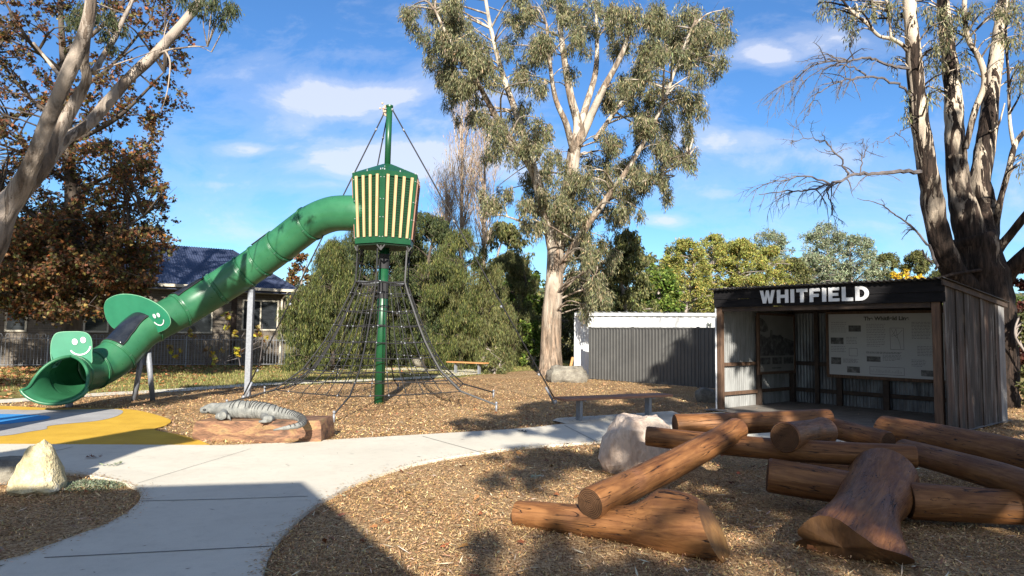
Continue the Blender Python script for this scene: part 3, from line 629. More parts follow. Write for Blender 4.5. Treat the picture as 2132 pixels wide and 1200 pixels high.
# exit chute with flared lip
hd = (cp[-1]-cp[-4]); hd.z = 0; hd = Vector((.16, -1, 0)).normalized(); sd = hd.cross(Vector((0, 0, 1))).normalized(); up = Vector((0, 0, 1))
mb = MB(); NU, NVV = 22, 36; vs = []; fs = []
for i in range(NU+1):
    tt = i/NU; ph = PI*(1-.64*(3*min(1, tt*1.1)**2-2*min(1, tt*1.1)**3)**.8)
    fl = tt**2.2; c = ce+hd*(.62*tt)+up*(-.05*tt)
    for j in range(NVV+1):
        an = -ph+2*ph*j/NVV
        r = RT*(1+.05*tt); x = math.sin(an)*r*(1+.55*fl); z = -math.cos(an)*r
        z += .02*fl
        if tt > .8: z -= .05*((tt-.8)/.2)**2*math.cos(an*.8)
        vs.append(c+sd*x+up*z)
for i in range(NU):
    for j in range(NVV): k = i*(NVV+1)+j; fs.append((k, k+1, k+NVV+2, k+NVV+1))
mb.add(vs, fs); o = mb.build('exit_chute', M['slide'], S, smooth=True); sd_ = o.modifiers.new('s', 'SOLIDIFY'); sd_.thickness = .02; sd_.offset = 0
edge = [vs[i*(NVV+1)] for i in range(0, NU+1)] + [vs[NU*(NVV+1)+j] for j in range(1, NVV+1)] + [vs[i*(NVV+1)+NVV] for i in range(NU-1, 0, -1)]
mb = MB(); mb.tube(edge, .032, 8, closed=True); mb.build('rolled_rim', M['slide'], o, smooth=True)
# supports
mb = MB(); pf = G(514, 829); pt = P(525, 602, pf.y); mb.box(((pf.x+pt.x)/2, pf.y, pt.z/2), (.13, .13, pt.z)); o = mb.build('support_post', M['steel'], S, bevel=.008)
mb = MB(); mb.tube([Vector((pt.x, pf.y, pt.z-.06)), Vector((pt.x+.02, pf.y, pt.z+.1))], .05, 10); mb.build('post_cap', M['steel'], o)
for (bx, by, tx, ty) in ((279, 836, 296, 735), (318, 836, 309, 735)):
    q = G(bx, by); mb = MB(); mb.tube([q, P(tx, ty, 14.9)], .058, 10); mb.build('leg', M['steel'], S, smooth=True)
mb = MB(); q = G(144, 848); mb.tube([q, q+Vector((0, .0, .2))], .07, 12); mb.box(q+Vector((0, .1, .2)), (.22, .4, .05)); mb.build('exit_foot', M['steel'], S)
# ================================================================== ROPE TOWER
base = G(789, 841); BX, BY = base.x, base.y
T = thing('climbing_tower', 'green hexagonal slatted cabin on a tall mast above a black rope net', 'climbing tower', base)
def zt(px, py, Y=None): return P(px, py, Y or BY).z
zc0, zc1 = zt(800, 513), zt(802, 371); zap = zt(806, 343); ztop = zt(811, 222)
lean = Vector(((P(811, 222, BY).x-BX)/ztop, 0, 1))
def ax(z): return Vector((BX+lean.x*z, BY, z))
mb = MB(); mb.tube([ax(0), ax(zc0)], .112, 20); o = mb.build('mast', M['green_paint'], T, smooth=True)
mb = MB()
for z in (.5, .95, 1.35, 1.75, 2.15): mb.tube([ax(z), ax(z+.02)], .118, 20)
mb.tube([ax(zt(800, 622)), ax(zt(800, 590))], .121, 20); mb.tube([ax(zt(800, 560)), ax(zt(800, 530))], .121, 20)
mb.build('mast_band', M['rope'], o)
mb = MB(); mb.tube([ax(zap-.12), ax(ztop)], .07, 16); mb.build('upper_mast', M['green_paint'], T, smooth=True)
mb = MB(); mb.tube([ax(ztop-.02), ax(ztop+.02)], .085, 16); mb.build('mast_cap', M['green_paint'], T)
HA = math.atan2(-BY, -BX) - R(7)         # direction of the nearest corner
def hexpt(z, r, k, off=0): an = HA+k*PI/3+off; return ax(z)+Vector((math.cos(an)*r, math.sin(an)*r, 0))
RB, RTp = .70, .83
# cabin floor and roof
mb = MB(); mb.add([hexpt(zc0-.02, RB, k) for k in range(6)]+[hexpt(zc0-.045, RB*.97, k) for k in range(6)], [tuple(range(6)), tuple(range(6, 12))[::-1]]+[(k, (k+1) % 6, (k+1) % 6+6, k+6) for k in range(6)]); mb.build('cabin_floor', M['black_mesh'], T)
mb = MB(); rim_ = [hexpt(zc1, RTp*1.0, k) for k in range(6)]; rim2 = [hexpt(zc1+.03, RTp*.98, k) for k in range(6)]
for k in range(6):
    k2 = (k+1) % 6; a_ = ax(zap)+Vector((math.cos(HA+k*PI/3), math.sin(HA+k*PI/3), 0))*.11; b_ = ax(zap)+Vector((math.cos(HA+k2*PI/3), math.sin(HA+k2*PI/3), 0))*.11
    mb.add([rim_[k], rim_[k2], b_, a_], [(0, 1, 2, 3)])
mb.build('cabin_roof', M['green_paint'], T)
mb = MB()
for k in range(6):
    for q in (0.06, .5, .94):
        p = rim_[k].lerp(rim_[(k+1) % 6], q); mb.tube([p+Vector((0, 0, .0)), p+Vector((0, 0, .035))], .012, 6)
        p2 = rim_[k].lerp(ax(zap), q*.85); mb.tube([p2, p2+Vector((0, 0, .03))], .010, 6)
mb.build('roof_bolt', M['bolt'], T)
for k in range(6):
    k2 = (k+1) % 6; b0, b1, t0, t1 = hexpt(zc0, RB, k), hexpt(zc0, RB, k2), hexpt(zc1, RTp, k), hexpt(zc1, RTp, k2)
    nrm = (b1-b0).cross(t0-b0).normalized(); cen = (b0+b1+t0+t1)/4
    if nrm.dot(cen-ax(cen.z)) < 0: nrm = -nrm
    def pp(u_, v_, off=0): return b0.lerp(b1, u_).lerp(t0.lerp(t1, u_), v_)+nrm*off
    mb = MB()
    for (u0_, u1_, v0_, v1_) in ((0, .085, 0, 1), (.915, 1, 0, 1), (.085, .915, 0, .085), (.085, .915, .93, 1)):
        mb.plate([pp(u0_, v0_), pp(u1_, v0_), pp(u1_, v1_), pp(u0_, v1_)], nrm, -.03)
    pn = mb.build('side_panel', M['green_paint'], T)
    mb = MB(); mb.plate([pp(.085, .085, -.05), pp(.915, .085, -.05), pp(.915, .93, -.05), pp(.085, .93, -.05)], nrm, .004)
    mb.build('backing', M['black_mesh'], pn)
    mb = MB()
    for g in range(25):
        v_ = .09+.84*g/24; mb.plate([pp(.085, v_, -.028), pp(.915, v_, -.028), pp(.915, v_+.006, -.028), pp(.085, v_+.006, -.028)], nrm, .006)
    for g in range(24):
        u_ = .095+.80*g/23; mb.plate([pp(u_, .085, -.022), pp(u_+.008, .085, -.022), pp(u_+.008, .93, -.022), pp(u_, .93, -.022)], nrm, .004)
    mb.build('wire_mesh', M['green_paint'], pn)
    if k not in ():
        for g in range(4):
            u_ = .15+.70*g/3.0-.036; mb = MB(); mb.plate([pp(u_, .085, .002), pp(u_+.072, .085, .002), pp(u_+.072, .945, .002), pp(u_, .945, .002)], nrm, .028)
            mb.build('slat', M['slat'] if k in (0, 5) else M['slat_shaded'], T)
        mb = MB()
        for g in range(4):
            for vv_ in (.09, .36, .64, .92):
                q = pp(.15+.70*g/3.0, vv_, .03); mb.tube([q, q+nrm*.006], .009, 6)
        for vv_ in (.08, .35, .6, .9):
            for u_ in (.045, .955): q = pp(u_, vv_, 0); mb.tube([q, q+nrm*.012], .010, 6)
        mb.build('screws', M['bolt'], pn)
for k in range(6):     # V brackets below the cabin
    q = hexpt(zc0-.06, RB*.93, k); mb = MB(); mb.tube([q, hexpt(zc0-.14, RB*.9, k)], .022, 8); mb.tube([hexpt(zc0-.05, RB*.97, k-.12), hexpt(zc0-.16, RB*.92, k)], .016, 6); mb.tube([hexpt(zc0-.05, RB*.97, k+.12), hexpt(zc0-.16, RB*.92, k)], .016, 6)
    mb.build('bracket', M['rope_grey'], T)
# net
zr = zt(800, 589); prof = [(zr, .62), (zt(795, 612), .72), (zt(795, 648), .90), (zt(795, 678), 1.05), (zt(795, 711), 1.24), (zt(795, 741), 1.46), (zt(795, 766), 1.66), (zt(795, 785), 1.92), (zt(795, 806), 2.22)]
angs = [R(a_) for a_ in (-93, -26, 33, 92, 150, 208)]; anch_r = [3.2, 2.95, 3.0, 3.2, 3.75, 3.15]
def netpt(z, r, s_):        # s_ in [0,6): along the hexagon of anchors
    k = int(s_) % 6; f_ = s_-int(s_); A = Vector((math.cos(angs[k]), math.sin(angs[k]), 0))*r*anch_r[k]/3.1; B = Vector((math.cos(angs[(k+1) % 6]), math.sin(angs[(k+1) % 6]), 0))*r*anch_r[(k+1) % 6]/3.1
    v_ = A.lerp(B, f_); v_ *= (1-.06*math.sin(f_*PI)); return ax(z)+v_ - Vector((0, 0, 0.03*math.sin(f_*PI)))
for k in range(6):
    top_ = hexpt(zc0-.1, RB*.9, 0); topk = ax(zc0-.12)+Vector((math.cos(angs[k]), math.sin(angs[k]), 0))*RB*.88
    mb = MB(); cor = [netpt(z, r, k) for z, r in prof]; ga = Vector((BX+math.cos(angs[k])*anch_r[k], BY+math.sin(angs[k])*anch_r[k], .02))
    mb.tube([topk]+cor+[ga+Vector((0, 0, .12))], .017 if k != 1 else .021, 7); mb.build('corner_rope', M['rope'] if k != 1 else M['rope_grey'], T, smooth=True)
    mb = MB(); mb.tube([ga+Vector((0, 0, .13)), ga+Vector((0, 0, -.02))], .022, 8); mb.ball(ga+Vector((0, 0, .16)), .03, 8, 6)
    mb.build('ground_anchor', M['steel'], T, smooth=True)
    for g in range(1, 6):
        mb = MB(); mb.tube([netpt(z, r, k+g/6.0) for z, r in prof], .0095, 5); mb.build('net_rope', M['rope'], T)
    for (z, r) in prof:
        mb = MB(); mb.tube([netpt(z, r, k+g/6.0) if g < 6 else netpt(z, r, k+1) for g in range(7)], .012 if z != zr else .022, 5)
        mb.build('net_rope', M['rope'], T)
mb = MB()
for k in range(6):
    for g in range(6):
        for (z, r) in prof[1:]:
            if random.random() < .3: mb = MB(); mb.ball(netpt(z, r, k+g/6.0), .019, 6, 4); mb.build('rope_clamp', M['steel'], T)
mb = MB(); 
for k in range(6): mb.tube([hexpt(zr, .1, k), hexpt(zr, .6, k)], .014, 6)
mb.build('ring_spoke', M['steel'], T)
# guys
ghead = [ax(ztop-.07)+Vector((-.07, -.02, 0)), ax(ztop-.08)+Vector((.07, -.02, 0)), ax(ztop-.1)+Vector((-.04, .06, 0))]
ganch = [G(507, 832), G(1156, 842), G(700, 790)]
for h_, g_ in zip(ghead, ganch):
    mb = MB(); mb.tube([h_, g_+Vector((0, 0, .1))], .016, 7); o = mb.build('guy_rope', M['rope'], T, smooth=True)
    mb = MB(); d_ = (h_-g_).normalized()
    for q in (.05, .10, .33, .62, .93): m9 = MB(); m9.tube([g_+(h_-g_)*q-d_*.03, g_+(h_-g_)*q+d_*.03], .024, 7); m9.build('rope_fitting', M['steel'], o, smooth=True)
    mb.tube([g_+Vector((0, 0, -.02)), g_+d_*.45], .026, 8); mb.ball(g_+Vector((0, 0, .05)), .05, 8, 6); mb.build('turnbuckle', M['steel'], o, smooth=True)
    mb = MB()
    if h_ is ghead[0]:
        for q in range(16): mb.ball(h_+Vector((random.gauss(-.05, .035), random.gauss(-.03, .03), random.gauss(-.02, .05))), .028, 6, 4, rough=.3)
        mb.build('shackle_cluster', nmat('copper_fitting', [(.3, (.30, .16, .09)), (.7, (.60, .48, .38))], 20, .5, 0), T)
    else:
        mb.tube([h_+Vector((-.05 if h_.x > BX else .05, 0, 0)), h_], .02, 8); mb.ball(h_, .035, 8, 6); mb.build('shackle', M['steel'], T)
# ================================================================== LIZARD ON BLOCK
FL, FR = G(402, 919), G(667, 925); BR_ = G(694, 911); dep = (BR_-FR); BLk = FL+dep; zT = .285
fx = (FR-FL); nrmf = Vector((fx.y, -fx.x, 0)).normalized()
def fl(t_, o_=0): return FL+fx*t_+nrmf*o_
poly = [fl(0, 0), fl(.2, .015), fl(.5, -.005), fl(.58, .05), fl(.66, .08), fl(.74, .085), fl(.88, .05), fl(1, .0), BR_, BLk+dep*.06+fx*.6, BLk]
random.seed(3); ring0 = []
for i in range(len(poly)):
    p, q = poly[i], poly[(i+1) % len(poly)]
    for k in range(6): ring0.append(p.lerp(q, k/6))
ctr = sum(ring0, Vector())/len(ring0); mb = MB(); lv = [(-.03, .985), (.0, 1.0), (.07, 1.015), (.14, 1.01), (.21, 1.0), (.265, .985), (.285, .965)]
vs = []; n = len(ring0)
for z, s_ in lv:
    for p in ring0:
        k = s_+.012*mnoise.noise(Vector((p.x*3, p.y*3, z*7))); q = ctr+(p-ctr)*k; hz = z*(1+.16*((p-FL).dot(fx)/fx.length_squared)) if z > 0 else z
        vs.append(Vector((q.x, q.y, hz)))
fs = [(i*n+j, i*n+(j+1) % n, (i+1)*n+(j+1) % n, (i+1)*n+j) for i in range(len(lv)-1) for j in range(n)]+[tuple((len(lv)-1)*n+j for j in range(n))]
mb.add(vs, fs); o = mb.build('timber_block', M['block']); tag(o, 'squared reddish timber beam carrying the carved grey lizard', 'timber block'); edge_split(o, 35)
mb = MB(); q0 = fl(.54, .11); q1 = fl(.64, .12)
mb.tube([q0+Vector((0, 0, .07)), fl(.62, .13)+Vector((0, 0, .095)), fl(.78, .07)+Vector((0, 0, .11)), fl(.9, .0)+Vector((0, 0, .11))], [.10, .115, .11, .06], 18, rough=.10); mb.build('knot', M['block'], o, smooth=False)
ztop_b = lambda p: zT*(1+.16*((p-FL).dot(fx)/fx.length_squared))
def onblk(px, py, h):      # point over the block at image position, height h above its top
    q = G(px, py, zT+.02+h); return q
lz = [(418, 856, .05, .035), (428, 853, .07, .058), (441, 851, .085, .078), (455, 852, .085, .085), (472, 853, .095, .10), (500, 853, .11, .122), (530, 854, .105, .118), (560, 858, .095, .108), (585, 862, .07, .085), (607, 866, .05, .068), (624, 871, .045, .055), (631, 879, .04, .045), (622, 886, .03, .036), (603, 890, .02, .028), (583, 893, .01, .018), (569, 896, -.01, .008)]
pts = [onblk(a_, b_, h*1.1) for a_, b_, h, r in lz]; rad = [e[3]*1.1 for e in lz]
sp, sr = spline(pts, rad, 16)
acc = 0; rr2 = []
for i in range(len(sp)):
    if i: acc += (sp[i]-sp[i-1]).length
    ph = (acc/.062) % 1; dip = .0 if i < 75 else .010*math.exp(-((ph-.5)/.13)**2)
    rr2.append(max(.004, sr[i]-dip*(sr[i]/.1)))
mb = MB(); mb.tube(sp, rr2, 26, rough=.05, freq=9)
def limb(pl, rl, n=12): a_, b_ = spline(pl, rl, 5); mb.tube(a_, b_, n); mb.ball(a_[0], b_[0], 10, 8); mb.ball(a_[-1], b_[-1], 10, 8)
limb([onblk(468, 858, .08), onblk(463, 866, .06), onblk(455, 867, .04)], [.06, .06, .05])                # near front leg
limb([onblk(470, 866, .05), onblk(476, 869, .03)], [.04, .03])
limb([onblk(545, 863, .05), onblk(556, 872, .05), onblk(566, 872, .04)], [.05, .055, .045])                # near hind leg
limb([onblk(564, 873, .03), onblk(556, 877, .02), onblk(546, 878, .015)], [.03, .025, .02])
for q in (-1, 0, 1): limb([onblk(548, 878, .012), onblk(539, 878+q*2, .008)], [.012, .007], 8)
for q in (-1, 0, 1): limb([onblk(476, 869, .012), onblk(480, 873+q*2, .006)], [.012, .007], 8)
limb([onblk(478, 846, .05), onblk(486, 842, .03)], [.045, .03]); limb([onblk(560, 850, .05), onblk(574, 846, .03)], [.045, .03])
o = mb.build('lizard_sculpture', M['liz']); tag(o, 'carved grey goanna lizard with banded back lying on the timber beam', 'lizard sculpture')
rm = o.modifiers.new('r', 'REMESH'); rm.mode = 'VOXEL'; rm.voxel_size = .007; rm.use_smooth_shade = True
mb = MB(); hc = onblk(428, 853, .07); fw = (onblk(418, 856, .05)-onblk(441, 851, .085)).normalized(); cam_d = (CAM-hc).normalized()
e = onblk(429, 853, .095)+Vector((0, -.052, .0)); mb.ball(e, .022, 12, 8, (1.3, .6, .9)); mb.build('eye', M['liz_dark'], o, smooth=True)
mb = MB(); mb.tube([onblk(418, 856, .05)+Vector((-.01, -.02, -.012)), onblk(428, 853, .05)+Vector((0, -.056, -.01)), onblk(438, 852, .055)+Vector((0, -.074, -.01))], .0045, 6); mb.build('mouth', M['liz_dark'], o)
mb = MB(); acc = 0; last = -1
for i in range(75, len(sp)-30):
    acc += (sp[i]-sp[i-1]).length
    kk = int(acc/.062)
    if kk != last:
        last = kk; d_ = (sp[min(i+1, len(sp)-1)]-sp[i-1]).normalized(); s2 = d_.cross(Vector((0, 0, 1))).normalized(); u2 = s2.cross(d_)
        a0_, a1_ = R(-100), R(60+random.uniform(-15, 15))
        mb.tube([sp[i]+(u2*math.cos(a_)+s2*math.sin(a_)*1)*(rr2[i]+.002) for a_ in np.linspace(-R(75), R(75), 14)], [.003]+[.007]*12+[.003], 6)
mb.build('back_bands', M['liz_dark'], o)
# ================================================================== LOGS
def log(pa, pb, ra, rb, label, mids=(), end='both', mat=None, seed=0, name='climbing_log', cat='log', group='logs of the climbing pile', n=30, rough=.05, squash=1):
    pa, pb = Vector(pa), Vector(pb); Lh = (pb-pa).length; q = (pb-pa).to_track_quat('X', 'Z'); qi = q.inverted()
    pts = [Vector((0, 0, 0))]+[qi @ (Vector(m_[0])-pa) for m_ in mids]+[Vector((Lh, 0, 0))]; rad = [ra]+[m_[1] for m_ in mids]+[rb]
    sp, sr = spline(pts, rad, max(4, int(14/(len(pts)-1))))
    # rounded ends
    d0 = (sp[1]-sp[0]).normalized(); d1 = (sp[-1]-sp[-2]).normalized()
    sp = [sp[0], sp[0]+d0*.02]+sp[1:-1]+[sp[-1]-d1*.02, sp[-1]]; sr = [sr[0]*.93, sr[0]]+sr[1:-1]+[sr[-1], sr[-1]*.93]
    mb = MB(); mb.tube(sp, sr, n, caps=False, rough=rough, freq=2.2, seed=seed); o = mb.build(name, mat or M['log'], smooth=True)
    o.location = pa; o.rotation_mode = 'QUATERNION'; o.rotation_quaternion = q
    for which, i in (('a', 0), ('b', (len(sp)-1)*n)):
        ring = [Vector(mb.v[i+j]) for j in range(n)]; c = sum(ring, Vector())/n; m2 = MB()
        dd = -d0 if which == 'a' else d1; inner = [c+(v-c)*.5+dd*.006 for v in ring]
        vs = ring+inner+[c+dd*.004]; fs = [(j, (j+1) % n, n+(j+1) % n, n+j) for j in range(n)]+[(n+j, n+(j+1) % n, 2*n) for j in range(n)]
        m2.add(vs, fs); e_ = m2.build('sawn_end', M['log_end'] if mat is None else M['log_cut']); e_.parent = o
    return tag(o, label, cat, group)
log(P(1228, 1050, 5.35), P(1537, 893, 7.05), .128, .118, 'long slim log slanting up across the pile from the low split log', mids=[(P(1400, 968, 6.25), .128)])
log(P(1345, 908, 7.25), P(1908, 951, 6.35), .102, .108, 'long level log resting on the pinkish boulder and the fat stump log', mids=[(P(1450, 920, 7.1), .105), (P(1650, 938, 6.75), .108)], seed=2)
log(P(1405, 886, 8.0), P(1727, 871, 8.15), .135, .115, 'highest log lying level along the back of the pile', mids=[(P(1560, 881, 8.05), .125)], seed=4)
log(P(1634, 911, 6.55), P(1712, 900, 7.5), .148, .16, 'short thick stub log perched on the long level log', seed=6, mids=[(P(1680, 900, 7.0), .118)])
log(P(1700, 882, 8.3), P(1850, 922, 7.4), .115, .12, 'dim log sloping down behind the short stub log', seed=8)
log(P(1840, 897, 8.3), P(2330, 1000, 5.9), .185, .15, 'thick raised log running off to the right edge in front of the shed', seed=10, mids=[(P(2080, 940, 7.0), .165)])
log(P(1880, 938, 7.2), P(2330, 1075, 4.9), .12, .11, 'thin log under the thick raised log at the right edge', seed=12, mids=[(P(2080, 992, 6.0), .125)])
log(P(1598, 993, 6.35)+Vector((0, 0, .02)), P(1800, 1022, 6.1), .155, .15, 'dark shaded log lying on the mulch left of the fat stump log', seed=14)
log(P(1670, 968, 7.4), P(1765, 982, 7.3), .13, .13, 'reddish log end glimpsed under the long level log', seed=15)
log(P(1890, 1042, 5.9), P(2330, 1062, 5.55), .155, .13, 'reddish log lying on the mulch right of the fat stump log', seed=16, mids=[(P(2050, 1053, 5.8), .145)])
# fat split log with sawn hump, lying under the slanting log
def hump():
    pa, pb = P(1078, 1066, 5.8), P(1475, 1098, 5.05); pa.z, pb.z = .085, .15
    d_ = (pb-pa); Lh = d_.length; q = d_.to_track_quat('X', 'Z'); mb = MB(); n = 34; vs = []; K = 26
    for i in range(K+1):
        t_ = i/K; x = Lh*t_; r = .105+.055*t_+.035*math.exp(-((t_-.95)/.2)**2)
        hm = .145*math.exp(-((t_-.79)/.10)**2)*(1 if t_ < .79 else 1) if t_ < .79 else .145*max(0, 1-(t_-.79)/.30)
        for j in range(n):
            an = 2*PI*j/n; y, z = math.cos(an)*r*1.08, math.sin(an)*r
            if z > 0: z += hm*math.sin(an)**1.0*(1-.25*abs(math.cos(an)))
            k = 1+.05*mnoise.noise(Vector((x*2.2, y*4, z*4))); xx = x
            if t_ > .93: xx = x+(t_-.93)/.07*(.05-.18*(z/r) * .5)
            vs.append(Vector((xx, y*k, z*k)))
    fs = [(i*n+j, i*n+(j+1) % n, (i+1)*n+(j+1) % n, (i+1)*n+j) for i in range(K) for j in range(n)]
    mb.add(vs, fs); mb.add(vs[:n], [tuple(range(n))[::-1]]); o = mb.build('climbing_log', M['log'], smooth=True); o.location = pa; o.rotation_mode = 'QUATERNION'; o.rotation_quaternion = q
    m2 = MB(); ring = vs[K*n:]; c = sum(ring, Vector())/n+Vector((.02, 0, 0)); m2.add(ring+[c+(v-c)*.55+Vector((.012, 0, 0)) for v in ring]+[c+Vector((.02, 0, 0))], [(j, (j+1) % n, n+(j+1) % n, n+j) for j in range(n)]+[(n+j, n+(j+1) % n, 2*n) for j in range(n)])
    e_ = m2.build('sawn_end', M['log_cut']); e_.parent = o
    tag(o, 'low log with a humped top and pale sawn end lying on the mulch', 'log', 'logs of the climbing pile')
hump()
def stump():
    tp, bt = P(1835, 1000, 6.25), P(1755, 1110, 4.95); tp.z = .27; bt.z = .10; d_ = bt-tp; Lh = d_.length; q = d_.to_track_quat('X', 'Z'); mb = MB(); n = 40; K = 24; vs = []
    for i in range(K+1):
        t_ = i/K; x = Lh*t_; r = .31-.05*math.sin(min(1, t_/.5)*PI/2)+.05*max(0, (t_-.45)/.55)**1.6
        for j in range(n):
            an = 2*PI*j/n; y, z = math.cos(an)*r*(1.0+.12*max(0, (t_-.4)/.6)**1.5), math.sin(an)*r*(1-.38*t_)
            butt = 1+.22*t_**3*math.cos(3*an+.6)+.05*t_**2*math.cos(7*an)
            k = butt*(1+.09*mnoise.noise(Vector((x*1.6, y*3, z*3))))
            xx = x + (.20*(z/r)+.05*math.sin(an*3) if t_ > .88 else 0)*((t_-.88)/.12 if t_ > .88 else 0)
            xx -= (.10*(z/r) if t_ < .1 else 0)*(1-t_/.1)
            vs.append(Vector((xx, y*k, z*k)))
    fs = [(i*n+j, i*n+(j+1) % n, (i+1)*n+(j+1) % n, (i+1)*n+j) for i in range(K) for j in range(n)]
    mb.add(vs, fs); o = mb.build('stump_log', M['log'], smooth=True); o.location = tp; o.rotation_mode = 'QUATERNION'; o.rotation_quaternion = q
    M['log_bevel'] = nmat('log_bevel', [(.3, (.06, .028, .011)), (.5, (.12, .056, .02)), (.72, (.19, .095, .032))], 4, .7, .6, .012, (1, 1, .3), fine=26)
    for s_, mm in ((0, M['log_end']), (K*n, M['log_bevel'])):
        ring = vs[s_:s_+n]; c = sum(ring, Vector())/n; sg = -1 if s_ == 0 else 1; m2 = MB()
        m2.add(ring+[c+(v-c)*.55+Vector((sg*.012, 0, 0)) for v in ring]+[c+Vector((sg*.02, 0, 0))], [(j, (j+1) % n, n+(j+1) % n, n+j) for j in range(n)]+[(n+j, n+(j+1) % n, 2*n) for j in range(n)])
        e_ = m2.build('sawn_end', mm); e_.parent = o
    tag(o, 'fat flared stump log lying towards the viewer under the level log end', 'log', 'logs of the climbing pile')
stump()
# ================================================================== SHED
random.seed(21)
A = G(1492, 856); B = G(1970, 909); ex = (B-A); W = ex.length; ex.normalize(); bk = Vector((-ex.y, ex.x, 0)); D = 3.15
zf = P(1490, 607, A.y).z; zfr = P(1964, 584, B.y).z; HF = (zf+zfr)/2
bcr = B+bk*D; HB = P(2098, 630, bcr.y).z
def SP(s_, t_, z): return A+ex*s_+bk*t_+Vector((0, 0, z))
def front_s(px, t_=0):       # distance along the front for an image column
    d_ = ray(px, 700); o_ = A+bk*t_; n_ = bk; q = CAM+d_*((o_-CAM).dot(n_)/d_.dot(n_)); return (q-o_).dot(ex)
sh = thing('shelter_shed', 'small corrugated iron and board shelter with the word WHITFIELD on its black fascia', 'shed', SP(W/2, D/2, 0))
def roofz(t_): return HF+(HB-HF)*(t_/D)
def corr(name, p0, p1, z0, z1a, z1b, mat, parent, pitch=.076, amp=.010, nrm=None):
    d_ = (p1-p0); Ln = d_.length; d_ = d_.normalized(); n_ = Vector((-d_.y, d_.x, 0)); k = int(Ln/pitch*6); vs = []; fs = []
    for i in range(k+1):
        x = Ln*i/k; o_ = amp*math.cos(2*PI*x/pitch); q = p0+d_*x+n_*o_; vs += [Vector((q.x, q.y, z0)), Vector((q.x, q.y, z1a+(z1b-z1a)*i/k))]
    for i in range(k): fs.append((2*i, 2*i+2, 2*i+3, 2*i+1))
    mb = MB(); mb.add(vs, fs); o = mb.build(name, mat, parent, smooth=True); return o
corr('back_wall', SP(0, D, 0), SP(W, D, 0), 0.0, HB-.03, HB-.03, M['tin'], sh)
M['tin_lit'] = nmat('sunlit_tin', [(.3, (.14, .135, .125)), (.5, (.26, .265, .26)), (.7, (.36, .37, .365))], 2.4, .55, .2, .004, (1, 1, .25), metal=.25, fine=9)  # same tin as the back wall, lightened to stand for sunlight
corr('left_wall', SP(0.0, 0, 0), SP(0.0, D, 0), 0.0, HF-.06, HB-.06, M['tin_lit'], sh)
# roof
def roof():
    mb = MB(); pitch = .10; s0, s1, t0, t1 = -.12, W+.12, -.16, D+.14; k = int((s1-s0)/pitch*6); vs = []; fs = []
    for i in range(k+1):
        s_ = s0+(s1-s0)*i/k; w_ = .016*math.cos(2*PI*s_/pitch)
        for t_ in (t0, t1): vs.append(SP(s_, t_, roofz(t_)+.03+w_))
    for i in range(k): fs.append((2*i, 2*i+2, 2*i+3, 2*i+1))
    mb.add(vs, fs); o = mb.build('roof', nmat('dark_roof_tin', [(.3, (.03, .03, .03)), (.7, (.09, .085, .08))], 3, .6, .2, metal=.3), sh, smooth=True)
    m_ = o.modifiers.new('s', 'SOLIDIFY'); m_.thickness = .006
roof()
def sbox(name, s0, s1, t0, t1, z0, z1, mat, parent=sh, bevel=.004):
    mb = MB(); vs = [SP(s_, t_, z) for s_ in (s0, s1) for t_ in (t0, t1) for z in (z0, z1)]
    mb.add(vs, [(0, 1, 3, 2), (4, 6, 7, 5), (0, 4, 5, 1), (2, 3, 7, 6), (0, 2, 6, 4), (1, 5, 7, 3)]); return mb.build(name, mat, parent, bevel=bevel)
FH = .345
fas = sbox('fascia', -.02, W+.06, -.05, -.02, HF-FH+.16, HF+.0, M['fascia']); sbox('fascia_lower', -.02, W+.06, -.035, -.012, HF-FH-.01, HF-FH+.155, M['fascia'], fas)
tw = M['timber_post']; td = M['timber_dark']
for s0, s1, mm, nm in ((.015, .135, tw, 'post'), (W-.17, W-.03, tw, 'post')): sbox(nm, s0, s1, .0, .12, 0, HF-FH, mm, bevel=.02)
sbox('post', .02, .12, D*.5-.05, D*.5+.05, 0, HF-.5, td); sbox('post', .02, .14, D-.13, D-.02, 0, HB-.1, td)
sbox('corner_strip', -.02, .006, -.006, .02, 0, HF-FH, M['white'])
for z in (.95, .32):
    sbox('rail', .02, .07, .12, D-.14, z, z+.075, tw); sbox('rail', .15, W-.05, D-.085, D-.02, z-.02, z+.07, td)
for q in (1745, 1842): s_ = front_s(q, D-.15); sbox('post', s_-.06, s_+.06, D-.16, D-.09, 0, HB-.15, td)
s_ = front_s(1700, D-.1); sbox('post', s_-.05, s_+.05, D-.13, D-.09, 0, HB-.15, td)
sbox('beam', .14, W-.18, .02, .11, HF-FH-.10, HF-FH-.012, td)
sbox('rafter', .15, W-.1, D-.11, D-.03, HB-.16, HB-.05, td)
mb = MB(); 
# right side: upright weathered boards under the raking roof
t_ = -.02; k = 0
while t_ < D-.02:
    w_ = random.uniform(.16, .24); t2 = min(t_+w_, D+.01); off = random.choice((0, .02)); mb = MB()
    a0, a1, z0 = SP(W+off, t_, 0), SP(W+off, t2-.008, 0), random.uniform(.0, .06)
    vs = [a0+Vector((0, 0, z0)), a1+Vector((0, 0, z0+random.uniform(-.03, .03))), a1+Vector((0, 0, roofz(t2)-.02)), a0+Vector((0, 0, roofz(t_)-.02))]
    mb.plate(vs, ex, .022); o = mb.build('side_board', M['board_edge'] if t2 > D-.3 else M['boards'], sh); t_ = t2; k += 1
tag(sbox('barge_board', W+.04, W+.07, -.1, D+.1, HB, HB+.001, td), None); bpy.data.objects.remove(bpy.data.objects['barge_board'])
mb = MB(); vs = [SP(W+.045, -.14, roofz(-.14)-.09), SP(W+.045, D+.12, roofz(D+.12)-.09), SP(W+.045, D+.12, roofz(D+.12)+.0), SP(W+.045, -.14, roofz(-.14)+.0)]; mb.plate(vs, ex, .03); mb.build('barge_board', td, sh)
